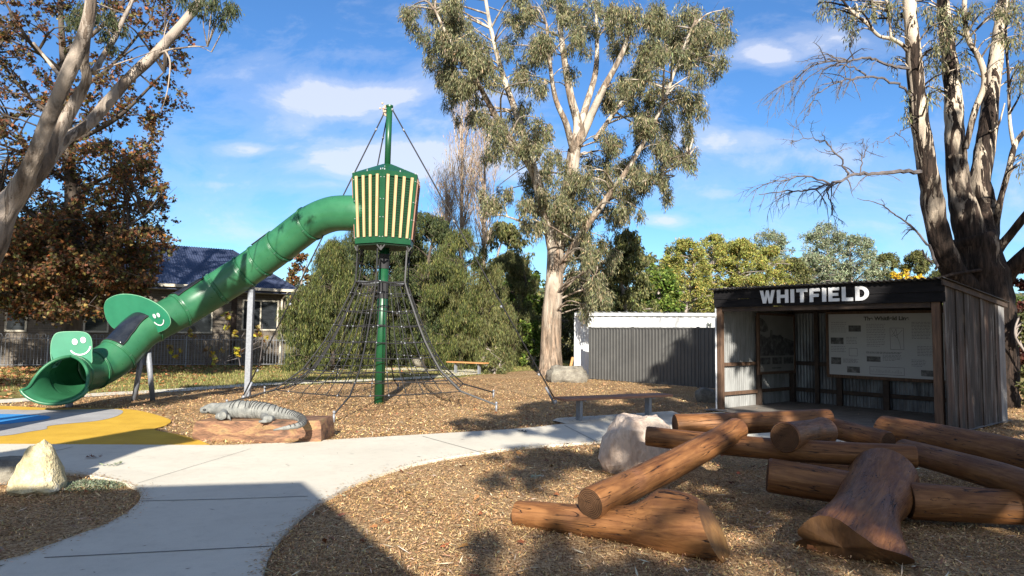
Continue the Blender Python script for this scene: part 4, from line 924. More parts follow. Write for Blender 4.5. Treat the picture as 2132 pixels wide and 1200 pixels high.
mb = MB(); mb.add([SP(-.1, -.35, .045), SP(W+.1, -.35, .045), SP(W+.1, D+.1, .045), SP(-.1, D+.1, .045)], [(0, 1, 2, 3)]); mb.build('floor_slab', nmat('dirty_shaded_slab', [(.3, (.12, .105, .09)), (.7, (.22, .20, .175))], 3, .95, .3, fine=20), sh)  # dirty concrete, darkened further so the shed interior looks shaded
# letters
def letter_polys(c):
    s = .27
    if c == 'W': return 1.25, [[(0, 1), (.27, 1), (.40, .38), (.52, 1), (.73, 1), (.85, .38), (.98, 1), (1.25, 1), (1.0, 0), (.74, 0), (.625, .58), (.51, 0), (.25, 0)]]
    if c == 'H': return .92, [[(0, 0), (s, 0), (s, 1), (0, 1)], [(.92-s, 0), (.92, 0), (.92, 1), (.92-s, 1)], [(s, .38), (.92-s, .38), (.92-s, .62), (s, .62)]]
    if c == 'I': return .29, [[(0, 0), (.29, 0), (.29, 1), (0, 1)]]
    if c == 'T': return .84, [[(0, .76), (.84, .76), (.84, 1), (0, 1)], [(.285, 0), (.555, 0), (.555, .76), (.285, .76)]]
    if c == 'F': return .76, [[(0, 0), (s, 0), (s, 1), (0, 1)], [(s, .77), (.76, .77), (.76, 1), (s, 1)], [(s, .37), (.68, .37), (.68, .59), (s, .59)]]
    if c == 'E': return .78, [[(0, 0), (s, 0), (s, 1), (0, 1)], [(s, .78), (.76, .78), (.76, 1), (s, 1)], [(s, .39), (.70, .39), (.70, .60), (s, .60)], [(s, 0), (.78, 0), (.78, .22), (s, .22)]]
    if c == 'L': return .76, [[(0, 0), (s, 0), (s, 1), (0, 1)], [(s, 0), (.76, 0), (.76, .24), (s, .24)]]
    if c == 'D':
        o_ = [(.35+.55*math.sin(a)*1.0, .5-.5*math.cos(a)) for a in np.linspace(0, PI, 15)]; i_ = [(.38+.25*math.sin(a), .5-.27*math.cos(a)) for a in np.linspace(0, PI, 15)]
        ps = [[(0, 0), (s, 0), (s, 1), (0, 1)], [(s, 0), (.35, 0), (.38, .23), (s, .23)], [(s, .77), (.38, .77), (.35, 1), (s, 1)]]
        ps += [[i_[k], o_[k], o_[k+1], i_[k+1]] for k in range(14)]; return .9, ps
word = 'WHITFIELD'; sl_, sr_ = front_s(1584, -.05), front_s(1811.5, -.05); LH = .262; gap = .17
tot = sum(letter_polys(c)[0] for c in word)+gap*(len(word)-1); kx = (sr_-sl_)/tot; x = sl_
for i, c in enumerate(word):
    wd_, ps = letter_polys(c); mb = MB()
    for p_ in ps:
        mb.plate([SP(x+a*kx, -.052, HF-FH+.045+b*LH) for a, b in p_], -bk, .016)
    mb.build('letter', M['white'], fas); x += (wd_+gap)*kx
# panels
def txt(s_, size, off=0.0):
    cu_ = bpy.data.curves.new('lettering', 'FONT'); cu_.body = s_; cu_.size = size; cu_.offset = off; o = bpy.data.objects.new('tmp', cu_); me = bpy.data.meshes.new_from_object(o)
    v = [tuple(q.co) for q in me.vertices]; f_ = [tuple(p_.vertices) for p_ in me.polygons]; bpy.data.objects.remove(o); bpy.data.curves.remove(cu_); bpy.data.meshes.remove(me); return v, f_
sa, sb = front_s(1725, D-.2), W-.22
def bz(px, py, t_): # height at image point on the back plane
    d_ = ray(px, py); o_ = A+bk*t_; q = CAM+d_*((o_-CAM).dot(bk)/d_.dot(bk)); return q
TB = D-.22
def uvp(px, py): q = bz(px, py, TB); return (q-A).dot(ex), q.z
s0, zt0 = uvp(1725, 655); _, zb0 = uvp(1725, 779); zt0_, zb0_ = zt0, zb0; s1 = uvp(1952, 700)[0]+.35
pnl = thing('information_board', 'wide white printed history board headed The Whitfield Line on the back wall of the shed', 'information board', SP((s0+s1)/2, TB, 1.2))
sbox('board_sheet', s0, s1, TB-.01, TB+.01, zb0, zt0, M['poster'], pnl, 0)
for nm, a0, a1, b0, b1 in (('frame_rail', s0-.05, s1+.05, zt0, zt0+.06), ('frame_rail', s0-.05, s1+.05, zb0-.07, zb0), ('frame_stile', s0-.06, s0-.0, zb0, zt0)):
    sbox(nm, a0, a1, TB-.03, TB+.03, b0, b1, tw, pnl)
def prt(mb, s_0, s_1, z0, z1, off=.013): mb.add([SP(s_0, TB-off, z0), SP(s_1, TB-off, z0), SP(s_1, TB-off, z1), SP(s_0, TB-off, z1)], [(0, 1, 2, 3)])
v_, f_ = txt('The Whitfield Line', .115, .0045); xs0, xs1 = uvp(1799, 662)[0], uvp(1893, 662)[0]; mxx = max(q[0] for q in v_); zz = uvp(1845, 667)[1]
mb = MB(); mb.add([SP(xs0+q[0]/mxx*(xs1-xs0), TB-.014, zz+q[1]) for q in v_], f_); mb.build('heading', M['ink'], pnl)
mb = MB()
def para(x0, x1, y0, y1, n):
    a0, za = uvp(x0, y0); a1, zb = uvp(x1, y1)
    for i in range(n):
        z = za+(zb-za)*i/max(1, n-1); e_ = a1-(a1-a0)*random.choice((0, .02, .05, .3 if i == n-1 else .03)); 
        xx = a0
        while xx < e_-.02:
            wl = random.uniform(.02, .07); prt(mb, xx, min(xx+wl, e_), z, z+.009); xx += wl+.012
for p_ in ((1731, 1764, 672, 692, 6), (1762, 1786, 703, 716, 5), (1731, 1762, 722, 733, 4), (1756, 1788, 748, 756, 4), (1804, 1845, 676, 722, 14), (1804, 1880, 733, 738, 3), (1838, 1878, 740, 752, 5), (1898, 1940, 672, 706, 12), (1910, 1945, 722, 742, 7), (1898, 1930, 750, 764, 5)): para(*p_)
mb.build('paragraphs', M['ink_grey'], pnl)
mb = MB()
for x0, x1, y0, y1 in ((1767, 1793, 678, 691), (1730, 1757, 703, 717), (1731, 1752, 744, 759), (1764, 1791, 763, 777), (1805, 1834, 742, 754), (1918, 1946, 771, 785)):
    a0, z1 = uvp(x0, y0); a1, z0 = uvp(x1, y1); mb = MB(); prt(mb, a0, a1, z0, z1); mb.build('printed_photograph', M['photo'], pnl)
mb = MB()
def outline(x0, x1, y0, y1, w_=.008):
    a0, z1 = uvp(x0, y0); a1, z0 = uvp(x1, y1)
    prt(mb, a0, a1, z0, z0+w_); prt(mb, a0, a1, z1-w_, z1); prt(mb, a0, a0+w_, z0+w_, z1-w_); prt(mb, a1-w_, a1, z0+w_, z1-w_); return a0, a1, z0, z1
outline(1768, 1786, 725, 742); a0, a1, z0, z1 = outline(1853, 1883, 683, 729)
def line(a, b, w_=.007):
    a, b = Vector(a), Vector(b); n_ = (b-a).normalized(); n_ = Vector((-n_.y, n_.x))*w_/2
    mb.add([SP(p_.x, TB-.0135, p_.y) for p_ in (a-n_, b-n_, b+n_, a+n_)], [(0, 1, 2, 3)])
for pl in ([(.1, .95), (.4, .6), (.55, .55), (.7, .3), (.75, .05)], [(.9, .9), (.6, .7), (.1, .6)], [(.45, .95), (.55, .55)], [(.1, .65), (.3, .75), (.45, .95)]):
    for p_, q_ in zip(pl, pl[1:]): line((a0+(a1-a0)*p_[0], z0+(z1-z0)*p_[1]), (a0+(a1-a0)*q_[0], z0+(z1-z0)*q_[1]))
a0, a1, z0, z1 = outline(1811, 1884, 763, 783)
for i in range(22): xx = a0+(a1-a0)*(i+1)/24; line((xx, z0+.04), (xx, z0+.06+random.uniform(.01, .07)), .005)
mb.build('printed_map', M['ink_grey'], pnl)
# old photograph on left wall
LX = .16
def lw(px, py):
    d_ = ray(px, py); o_ = A+ex*LX; q = CAM+d_*((o_-CAM).dot(ex)/d_.dot(ex)); return (q-A).dot(bk), q.z
tA, zA = lw(1580, 656); tB, zB = lw(1655, 662); _, zC = lw(1580, 775); tB = min(tB, D-.16)
ph = thing('photograph_panel', 'framed black and white photograph panel on the left inner wall of the shed', 'photograph', SP(LX, (tA+tB)/2, 1.3))
def lbox(name, t0, t1, x0, x1, z0, z1, mat, parent): return sbox(name, x0, x1, t0, t1, z0, z1, mat, parent, 0)
zc_ = zC; zt_ = zA
lbox('backing_board', tA, tB, LX-.02, LX, zc_, zt_, M['photo_sky'], ph)
for a0, a1, b0, b1 in ((tA-.06, tB+.05, zt_, zt_+.05), (tA-.06, tB+.05, zc_-.06, zc_), (tA-.06, tA, zc_, zt_), (tB, tB+.04, zc_, zt_)): lbox('frame', a0, a1, LX-.03, LX+.02, b0, b1, tw, ph)
mb = MB()
def lp(t_, z): return SP(LX+.003, tA+(tB-tA)*t_, zc_+(zt_-zc_)*z)
def poly_l(pts): mb.add([lp(*p_) for p_ in pts], [tuple(range(len(pts)))])
poly_l([(0, .28), (1, .28), (1, .54), (.66, .62), (.6, .66), (.5, .64), (.38, .66), (.36, .74), (.31, .74), (.30, .62), (.2, .60), (0, .68)]); 
mb.build('picture_area', M['photo'], ph)
for nm_, pl_ in (('pictured_tree', [(0, .72), (.14, .7), (.25, .72), (.24, .8), (.18, .88), (.08, .94), (0, .95)]), ('small_picture', [(.02, .13), (.3, .13), (.3, .25), (.02, .25)]), ('small_picture', [(.36, .13), (.63, .13), (.63, .25), (.36, .25)]), ('small_picture', [(.69, .13), (.97, .13), (.97, .25), (.69, .25)]), ('caption', [(.35, .05), (.62, .05), (.62, .07), (.35, .07)])):
    mb = MB(); poly_l(pl_); mb.build(nm_, M['photo'], ph)
# ================================================================== GREY FENCE + CONTAINER
f0_, f1_ = G(1228, 790), G(1500, 812); zF = P(1228, 682, f0_.y).z
gf = thing('steel_fence', 'charcoal grey ribbed steel panel fence standing beside the shed', 'fence', (f0_+f1_)/2)
d_ = (f1_-f0_); Ln = d_.length; d_.normalize(); n_ = Vector((-d_.y, d_.x, 0)); npan = 3; cutsf = [0, Ln*.37, Ln*.855, Ln]
for i in range(3):
    a, b = cutsf[i]+.03, cutsf[i+1]-.03; k = max(2, int((b-a)/.13)); pch = (b-a)/k; vs = []
    prof_ = [(0, 0), (.10, .028), (.38, .028), (.48, 0), (.94, 0)]
    for j in range(k):
        for u_, o_ in prof_: q = f0_+d_*(a+(j+u_)*pch)-n_*o_; vs.append(q)
    vs.append(f0_+d_*b); mb = MB(); kk = len(vs); mb.add([Vector((v.x, v.y, .03)) for v in vs]+[Vector((v.x, v.y, zF-.03)) for v in vs], [(j, j+1, kk+j+1, kk+j) for j in range(kk-1)])
    mb.build('fence_panel', M['fence_grey'], gf)
    mb = MB(); c = f0_+d_*((a+b)/2); ang_ = math.atan2(d_.y, d_.x); mb.box((c.x, c.y, zF-.02), (b-a+.02, .06, .045), ang_); mb.build('top_rail', M['fence_grey'], gf)
for x in cutsf:
    mb = MB(); c = f0_+d_*x; mb.box((c.x, c.y, zF/2+.01), (.06, .075, zF+.03), math.atan2(d_.y, d_.x)); mb.build('fence_post', M['fence_grey'], gf)
ct = P(1197, 700, 26.2); ct.z = 0; ct2 = P(1560, 700, 24.2); ct2.z = 0; zc_t = P(1260, 652, 26).z
co = thing('shipping_container', 'white corrugated steel container standing behind the grey fence', 'container', (ct+ct2)/2)
d_ = (ct2-ct).normalized(); n_ = Vector((-d_.y, d_.x, 0)); Ln = (ct2-ct).length
vs = []; x = 0
while x < Ln:
    for u_, o_ in ((0, 0), (.07, .036), (.14, .036), (.21, 0)): vs.append(ct+d_*(x+u_)+n_*o_)
    x += .28
kk = len(vs); mb = MB(); mb.add([Vector((v.x, v.y, .1)) for v in vs]+[Vector((v.x, v.y, zc_t-.08)) for v in vs], [(j, j+1, kk+j+1, kk+j) for j in range(kk-1)]); mb.build('side_wall', M['container'], co)
mb = MB(); mb.box(ct+n_*1.2+Vector((0, 0, zc_t/2)), (.06, 2.4, zc_t-.1), math.atan2(d_.y, d_.x)); mb.build('end_wall', M['container'], co)
c = (ct+ct2)/2; mb = MB(); mb.box((c.x-n_.x*.02, c.y-n_.y*.02, zc_t-.06), (Ln, .10, .12), math.atan2(d_.y, d_.x)); mb.box((c.x, c.y, .09), (Ln, .10, .14), math.atan2(d_.y, d_.x)); mb.build('rail', M['container'], co)
mb = MB(); kq = int(Ln/.3); vs = []
for i in range(kq*4+1):
    q = ct+d_*(Ln*i/(kq*4)); z = zc_t+.03+.022*(1 if (i % 4) in (1, 2) else -1); vs += [q-n_*.1+Vector((0, 0, z)), q+n_*2.4+Vector((0, 0, z))]
mb.add(vs, [(2*i, 2*i+2, 2*i+3, 2*i+1) for i in range(kq*4)]); mb.build('roof', M['container'], co)
v_, f_ = txt('M   2', .22, .006); mb = MB(); q0 = P(1472, 676, 24.6); mb.add([ct+d_*((q0-ct).dot(d_)+q[0])-n_*.075+Vector((0, 0, zc_t-.5+q[1])) for q in v_], f_); mb.build('stencilled_marking', M['ink'], co)
mb = MB(); q = P(1191, 770, 24.5); mb.tube([Vector((q.x-.15, q.y, 0)), Vector((q.x+.05, q.y+.3, .75))], .05, 8); tag(mb.build('timber_offcut', M['bench_o']), 'short yellowish timber propped against the white container', 'timber')
mb = MB(); q = P(1420, 585, 60); 
# ================================================================== BUILDING + POOL FENCE
bR = P(592, 700, 33.5); bR.z = 0; bL = P(-10, 700, 27.0); bL.z = 0; eb = (bR-bL).normalized(); nb_ = Vector((-eb.y, eb.x, 0)); bL = bL-eb*10; LB = (bR-bL).length; zg = P(588, 604, 33).z
hb = thing('brick_building', 'long low brick building with blue grey corrugated roof behind the metal fence', 'building', (bL+bR)/2)
def HP(s_, t_, z): return bL+eb*s_+nb_*t_+Vector((0, 0, z))
def hs_(px, py=650, t_=0):
    d2 = ray(px, py); o_ = bL+nb_*t_; q = CAM+d2*((o_-CAM).dot(nb_)/d2.dot(nb_)); return (q-o_).dot(eb), q.z
def hbox(name, s0, s1, t0, t1, z0, z1, mat, parent=hb):
    mb = MB(); vs = [HP(s_, t_, z) for s_ in (s0, s1) for t_ in (t0, t1) for z in (z0, z1)]
    mb.add(vs, [(0, 1, 3, 2), (4, 6, 7, 5), (0, 4, 5, 1), (2, 3, 7, 6), (0, 2, 6, 4), (1, 5, 7, 3)]); return mb.build(name, mat, parent)
mbw = MB(); c = HP(LB/2, 4.5, zg/2); 
wl = MB(); wl.box((0, 0, zg/2), (LB, 9, zg)); wo = wl.build('wall', M['brick'], None); wo.rotation_euler = (0, 0, math.atan2(eb.y, eb.x)); wo.location = HP(LB/2, 4.5, 0); wo.parent = hb; wo.matrix_parent_inverse = parent_inv(hb)
RZ = 2.35
def hroof():
    pitch = .12; s0, s1 = -.5, LB+.55; k = int((s1-s0)/pitch*4); vs = []; fs = []
    for i in range(k+1):
        s_ = s0+(s1-s0)*i/k; w_ = .02*math.cos(2*PI*s_/pitch)
        vs += [HP(s_, -.6, zg+w_), HP(s_-max(0, s_-(s1-2.2)), 4.5, zg+RZ+w_), HP(s_, 9.6, zg+w_)]
    for i in range(k): fs += [(3*i, 3*i+3, 3*i+4, 3*i+1), (3*i+1, 3*i+4, 3*i+5, 3*i+2)]
    mb = MB(); mb.add(vs, fs); mb.build('roof', M['roof'], hb)
hroof()
hbox('gutter', -.5, LB+.55, -.72, -.6, zg-.10, zg+.03, M['trim']); hbox('fascia', -.5, LB+.5, -.6, -.56, zg-.2, zg-.02, M['roof']); hbox('soffit', -.4, LB+.45, -.55, 0, zg-.22, zg-.18, M['trim'])
s_, _ = hs_(585); mb = MB(); mb.tube([HP(s_+.1, -.66, zg-.1), HP(s_, -.12, zg-.45), HP(s_, -.1, 0)], .05, 8); mb.build('downpipe', M['trim'], hb)
for x0, x1, y0, y1, mull in ((508, 575, 627, 686, 1), (376, 438, 628, 690, 0), (180, 222, 625, 683, 0), (18, 52, 612, 672, 0), (-90, -40, 610, 672, 0)):
    sa_, z1 = hs_(x0, y0); sb_, z0 = hs_(x1, y1)
    if x0 != 508: z1, z0 = zg-.75, zg-2.1
    o = hbox('window', sa_, sb_, -.03, .02, z0, z1, M['window'])
    for a0, a1, b0, b1 in ((sa_-.07, sb_+.07, z1, z1+.07), (sa_-.07, sb_+.07, z0-.07, z0), (sa_-.07, sa_, z0, z1), (sb_, sb_+.07, z0, z1)): hbox('window_frame', a0, a1, -.06, .0, b0, b1, M['trim'], o)
    if mull: hbox('mullion', (sa_+sb_)/2-.03, (sa_+sb_)/2+.03, -.055, 0, z0, z1, M['trim'], o)
for x0 in (487, 545, 255): 
    s_, _ = hs_(x0); 
    if x0 != 545: hbox('wall_pier', s_-.12, s_+.12, -.06, 0, 0, zg-.22, M['timber_dark'])
# pool fence with looped tops
pf0, pf1 = P(-60, 760, 26.5), P(645, 760, 30.5); pf0.z = pf1.z = 0; d_ = (pf1-pf0); Ln = d_.length; d_.normalize()
pfn = thing('metal_fence', 'grey tubular metal fence with looped tops along the brick building', 'fence', (pf0+pf1)/2)
nb = int(Ln/2.4); hF = 1.32
for i in range(nb+1):
    c = pf0+d_*(Ln*i/nb); mb = MB(); mb.box((c.x, c.y, hF/2), (.05, .05, hF), math.atan2(d_.y, d_.x)); mb.build('fence_post', M['steel'], pfn)
for i in range(nb):
    mb = MB(); s0, s1 = Ln*i/nb+.03, Ln*(i+1)/nb-.03
    for z in (.12, hF-.14): mb.tube([pf0+d_*s0+Vector((0, 0, z)), pf0+d_*s1+Vector((0, 0, z))], .016, 6)
    k = 20; 
    for j in range(0, k, 2):
        xa, xb = s0+(s1-s0)*(j+.5)/k, s0+(s1-s0)*(j+1.5)/k; h_ = hF-.02; pa_, pb_ = pf0+d_*xa, pf0+d_*xb; m_ = (pa_+pb_)/2; r_ = (xb-xa)/2
        mb.tube([pa_+Vector((0, 0, .1))]+[m_+d_*(-math.cos(a)*r_)+Vector((0, 0, h_+math.sin(a)*r_)) for a in np.linspace(0, PI, 6)]+[pb_+Vector((0, 0, .1))], .010, 5)
    mb.build('fence_panel', M['steel'], pfn)
# ================================================================== BENCHES
def bench(pl, pr, ytop, label, mat, wd=.42, h=.46, group=None):
    a, b = Vector((pl.x, pl.y, 0)), Vector((pr.x, pr.y, 0)); d_ = (b-a).normalized(); n_ = Vector((-d_.y, d_.x, 0)); c = (a+b)/2; Ln = (b-a).length; an = math.atan2(d_.y, d_.x)
    o = thing('bench', label, 'bench', c, group)
    for k in range(3):
        mb = MB(); mb.box((0, 0, 0), (Ln, wd/3-.012, .045)); q = mb.build('seat_slat', mat, None, bevel=.008); q.rotation_euler = (0, 0, an); q.location = c+n_*(k-1)*wd/3+Vector((0, 0, h-.02)); q.parent = o; q.matrix_parent_inverse = parent_inv(o)
    for s_ in (-1, 1):
        mb = MB(); p_ = c+d_*s_*Ln*.32; mb.box((p_.x, p_.y, (h-.045)/2), (.06, .14, h-.045), an); mb.box((p_.x, p_.y, .02), (.12, .2, .02), an); mb.box((p_.x, p_.y, h-.052), (.05, wd-.04, .018), an); mb.build('leg', M['steel'], o, bevel=.004)
bl, br_ = G(1163, 886), G(1388, 868)
bench(P(1163, 830, bl.y+.2), P(1387, 824, br_.y-.1), 0, 'backless slatted bench with steel legs beside the concrete path near the shed', M['bench'])
bench(P(936, 745, 27.2), P(1012, 748, 26.2), 0, 'distant orange slatted bench on the far concrete path behind the net', M['bench_o'])
# ================================================================== TREES
def rand_unit(N): return unit(rng.standard_normal((N, 3)))
def clump_leaves(cl, n_per, mode='weep', spray=.35):
    """cl: list of (x,y,z,r) ; returns positions, axes, sides"""
    C = np.array(cl); K = len(C); Ps = []; Ax = []
    for x, y, z, r in C:
        n = max(6, int(n_per*(r**1.7))); ns = max(3, int(n/14)); d = rand_unit(ns)*(rng.random((ns, 1))**.45)*r*[1, 1, .85]
        sc_c = np.array([x, y, z])+d; idx = rng.integers(0, ns, n); tt = rng.random((n, 1))
        if mode == 'weep':
            p = sc_c[idx]+rng.standard_normal((n, 3))*[.09, .09, .05]*max(.5, r)+tt*[0, 0, -1]*spray*(.6+.6*rng.random((n, 1)))
            a = unit(np.array([0, 0, -1.])+rng.standard_normal((n, 3))*.42+d[idx]*.25/r)
        elif mode == 'needle':
            p = sc_c[idx]+rng.standard_normal((n, 3))*[.05, .05, .03]*r+tt*[0, 0, -1]*spray
            a = unit(np.array([0, 0, -1.])+rng.standard_normal((n, 3))*.28)
        else:
            p = sc_c[idx]+rng.standard_normal((n, 3))*.16*r; a = unit(rng.standard_normal((n, 3))+[0, 0, -.35])
        Ps.append(p); Ax.append(a)
    Ps = np.concatenate(Ps); Ax = np.concatenate(Ax); s = unit(np.cross(Ax, rand_unit(len(Ax)))); return Ps, Ax, s
PAL = {
 'gum': ([(.17, .17, .085), (.26, .245, .135), (.11, .12, .06), (.36, .30, .18), (.065, .075, .04)], [4, 3.4, 2.6, 2, 1.8]),
 'casu': ([(.125, .145, .042), (.075, .095, .03), (.20, .205, .06), (.04, .052, .02), (.28, .26, .10)], [4, 4, 2.6, 5, .8]),
 'dark': ([(.055, .075, .03), (.085, .105, .04), (.04, .055, .025), (.14, .15, .05)], [4, 3, 3, 1.5]),
 'olive': ([(.16, .165, .06), (.11, .12, .045), (.22, .21, .08), (.075, .085, .035)], [4, 3, 2, 2.4]),
 'green': ([(.105, .165, .03), (.16, .22, .04), (.07, .11, .025), (.24, .27, .06)], [4, 3, 3, 1]),
 'yellow': ([(.34, .33, .085), (.27, .29, .08), (.44, .37, .09), (.20, .23, .065), (.36, .26, .09)], [4, 4, 1.5, 4, 1]),
 'blue': ([(.23, .26, .16), (.30, .33, .21), (.16, .19, .11), (.36, .37, .25)], [4, 3, 3, 1.5]),  # grey green foliage, lightened to stand for distance haze
 'amber': ([(.10, .055, .03), (.16, .065, .03), (.27, .10, .04), (.06, .05, .024), (.34, .17, .06), (.10, .10, .035), (.42, .28, .08), (.17, .15, .05)], [5, 3, 1.6, 4, 1, 3, .5, 1.5]),
 'gold': ([(.62, .42, .03), (.50, .36, .05)], [1, 1]), 'red': ([(.10, .03, .025), (.14, .05, .03), (.07, .025, .018)], [1, 1, 1]),
 'lgum': ([(.065, .08, .035), (.10, .11, .05), (.045, .06, .028)], [3, 2, 2]),
}
def sk(points):  # image polyline with depth -> 3D
    return [P(x, y, Y) for x, y, Y in points]
def connect(mb, skel, cl, r0=.05, r1=.012, n=5, sub=4, prob=1.0, twigs=3, minz=0):
    S_ = np.array([tuple(p) for p in skel])
    for (x, y, z, r) in cl:
        if random.random() > prob: continue
        c = np.array([x, y, z]); dd = np.linalg.norm(S_-c, axis=1)+np.maximum(0, S_[:, 2]-z+.3)*2.5; i = int(np.argmin(dd)); a = Vector(S_[i]); b = Vector(c)
        Ld = (b-a).length; md = a.lerp(b, .5)+Vector((random.gauss(0, .1), random.gauss(0, .1), random.gauss(.12, .06)))*Ld
        p_, q_ = spline([a, md, b], [min(r0, .012+Ld*.018), min(r0, .012+Ld*.018)*.6, r1], sub); mb.tube(p_, q_, n, caps=False)
        for k in range(twigs):
            e = b+Vector(rng.standard_normal(3))*r*.6; s_ = p_[random.randint(len(p_)//2, len(p_)-1)]; mb.tube([s_, s_.lerp(e, .5)+Vector((0, 0, .06*r)), e], [r1, r1*.7, r1*.35], 4, caps=False)
def skeleton(mb, limbs, n=14, rough=.10, freq=2.0):
    pts = []
    for pl, rl in limbs:
        p_, q_ = spline(pl, rl, 6); mb.tube(p_, q_, n if q_[0] > .12 else 9, rough=rough, freq=freq, caps=True); pts += p_[len(p_)//5:]
    return pts
def px_r(wpx, Y): return wpx*Y/F/2
def clumps_img(regs, Y, dY, per=3, rs=.5):
    out = []
    for (x, y, rx, ry) in regs:
        for k in range(per):
            Yk = Y+rng.normal()*dY; an = rng.uniform(0, 2*PI); q = math.sqrt(rng.random()); p = P(x+math.cos(an)*q*rx, y+math.sin(an)*q*ry, Yk); out.append((p.x, p.y, p.z, (rx+ry)/2*Y/F*rs*rng.uniform(.75, 1.25)))
    return out
# ---- the tall gum in the middle
rng = np.random.default_rng(5); random.seed(5)
YC = 26.5
g = thing('gum_tree', 'tall white limbed gum tree with a broad grey green crown rising behind the net tower', 'tree', G(1146, 768))
mb = MB(); gb = P(1146, 768, YC); gb.z = 0
def L3(pts, ws): return ([P(x, y, YC+dy) for x, y, dy in pts], [px_r(w_, YC) for w_ in ws])
limbs = [([gb+Vector((0, 0, -.1)), gb+Vector((0, 0, .25))]+[P(x, y, YC) for x, y in ((1147, 720), (1149, 660), (1154, 600), (1156, 545), (1158, 505))], [px_r(w_, YC) for w_ in (66, 50, 44, 41, 38, 35, 37)]),
 L3([(1160, 515, 0), (1172, 450, 0), (1187, 380, 0), (1195, 312, 0)], (34, 32, 30, 28)),
 L3([(1195, 312, 0), (1203, 262, .3), (1188, 200, .5), (1176, 130, .5), (1165, 50, .8), (1158, -40, 1)], (24, 20, 16, 14, 11, 8)),
 L3([(1194, 320, 0), (1224, 255, -.4), (1258, 182, -.8), (1296, 110, -1.2), (1320, 30, -1.5)], (22, 18, 14, 10, 6)),
 L3([(1200, 290, .2), (1222, 215, 1), (1240, 150, 1.4), (1243, 80, 1.7), (1240, 0, 2)], (17, 15, 12, 9, 7)),
 L3([(1196, 330, 0), (1180, 262, -.8), (1158, 210, -1.2), (1147, 150, -1.6), (1138, 50, -2)], (15, 13, 10, 8, 5)),
 L3([(1152, 520, 0), (1135, 440, -.3), (1108, 352, -.6), (1062, 290, -1), (1028, 235, -1.4), (990, 165, -1.8), (940, 90, -2.4), (905, 20, -2.6)], (26, 23, 20, 15, 12, 9, 7, 4)),
 L3([(1122, 392, -.4), (1096, 300, .3), (1078, 245, .6), (1045, 150, 1), (1022, 60, 1.3), (1008, -20, 1.5)], (20, 17, 15, 12, 9, 7)),
 L3([(1160, 575, 0), (1190, 520, -.6), (1222, 470, -1), (1262, 415, -1.5), (1318, 335, -2), (1372, 235, -2.4), (1408, 140, -2.6), (1440, 60, -2.8)], (18, 17, 15, 12, 9, 7, 5, 4)),
 L3([(1262, 415, -1.5), (1320, 385, -1.6), (1385, 360, -1.6), (1430, 330, -1.5)], (8, 6, 4, 2)),
 L3([(1240, 290, -.6), (1290, 220, .4), (1350, 150, 1), (1400, 70, 1.5)], (11, 9, 7, 4)),
 L3([(1120, 478, -.2), (1085, 462, -.5), (1050, 450, -.8), (1015, 448, -1)], (7, 5, 3, 1.5))]
sp_ = skeleton(mb, limbs, 20, .10, 1.2)
regs = [(900, 50, 45, 45), (945, 60, 50, 50), (920, 120, 40, 40), (965, 130, 50, 50), (1000, 100, 35, 45), (950, 180, 40, 35), (1005, 175, 45, 40), (1035, 235, 40, 40), (975, 235, 25, 20), (1040, 300, 35, 30), (1090, 260, 40, 40), (870, 15, 30, 20), (930, 5, 50, 30), (1100, 170, 26, 60), (1120, 60, 30, 60), (1080, 10, 40, 25), (1160, 10, 40, 30), (1230, 30, 45, 45), (1290, 50, 45, 50), (1350, 40, 50, 50), (1410, 40, 50, 50), (1470, 50, 40, 45), (1505, 60, 20, 50), (1370, 110, 50, 50), (1430, 120, 45, 45), (1485, 110, 28, 30), (1310, 130, 40, 40), (1340, 190, 50, 45), (1400, 195, 45, 40), (1440, 200, 28, 30), (1280, 200, 35, 40), (1300, 260, 50, 40), (1360, 260, 45, 40), (1410, 265, 30, 30), (1270, 320, 45, 40), (1330, 320, 45, 35), (1390, 310, 40, 30), (1430, 315, 20, 22), (1230, 370, 40, 35), (1290, 375, 45, 30), (1345, 365, 35, 25), (1388, 395, 15, 32), (1180, 395, 45, 30), (1120, 380, 40, 30), (1090, 410, 35, 30), (1050, 400, 20, 20), (1015, 405, 28, 25), (1150, 440, 45, 30), (1100, 455, 30, 25), (1200, 450, 40, 35), (1260, 440, 35, 30), (1310, 420, 30, 25), (1230, 500, 35, 30), (1180, 500, 25, 25), (1215, 545, 26, 36), (1245, 590, 24, 34), (1228, 625, 22, 24), (1262, 520, 26, 30), (1206, 490, 28, 28), (1140, 300, 25, 40), (1150, 340, 25, 25), (1060, 60, 25, 40), (1200, 100, 22, 50)]
cl = clumps_img([q for q in regs if q[1] < 470 or q[0] > 1180], YC-.5, 1.7, 6, .50)
connect(mb, sp_, cl, .05, .010, 5, 4, .75, 2)
o = mb.build('trunk', M['bark_c'], g, smooth=True)
p, a, s_ = clump_leaves(cl, 2900, 'weep', .5); N = len(p); print('gum leaves', N)
quads('crown', p, a, s_, rng.uniform(.12, .22, N), rng.uniform(.022, .038, N), pal(*PAL['gum'], N, .28), LEAF, g)
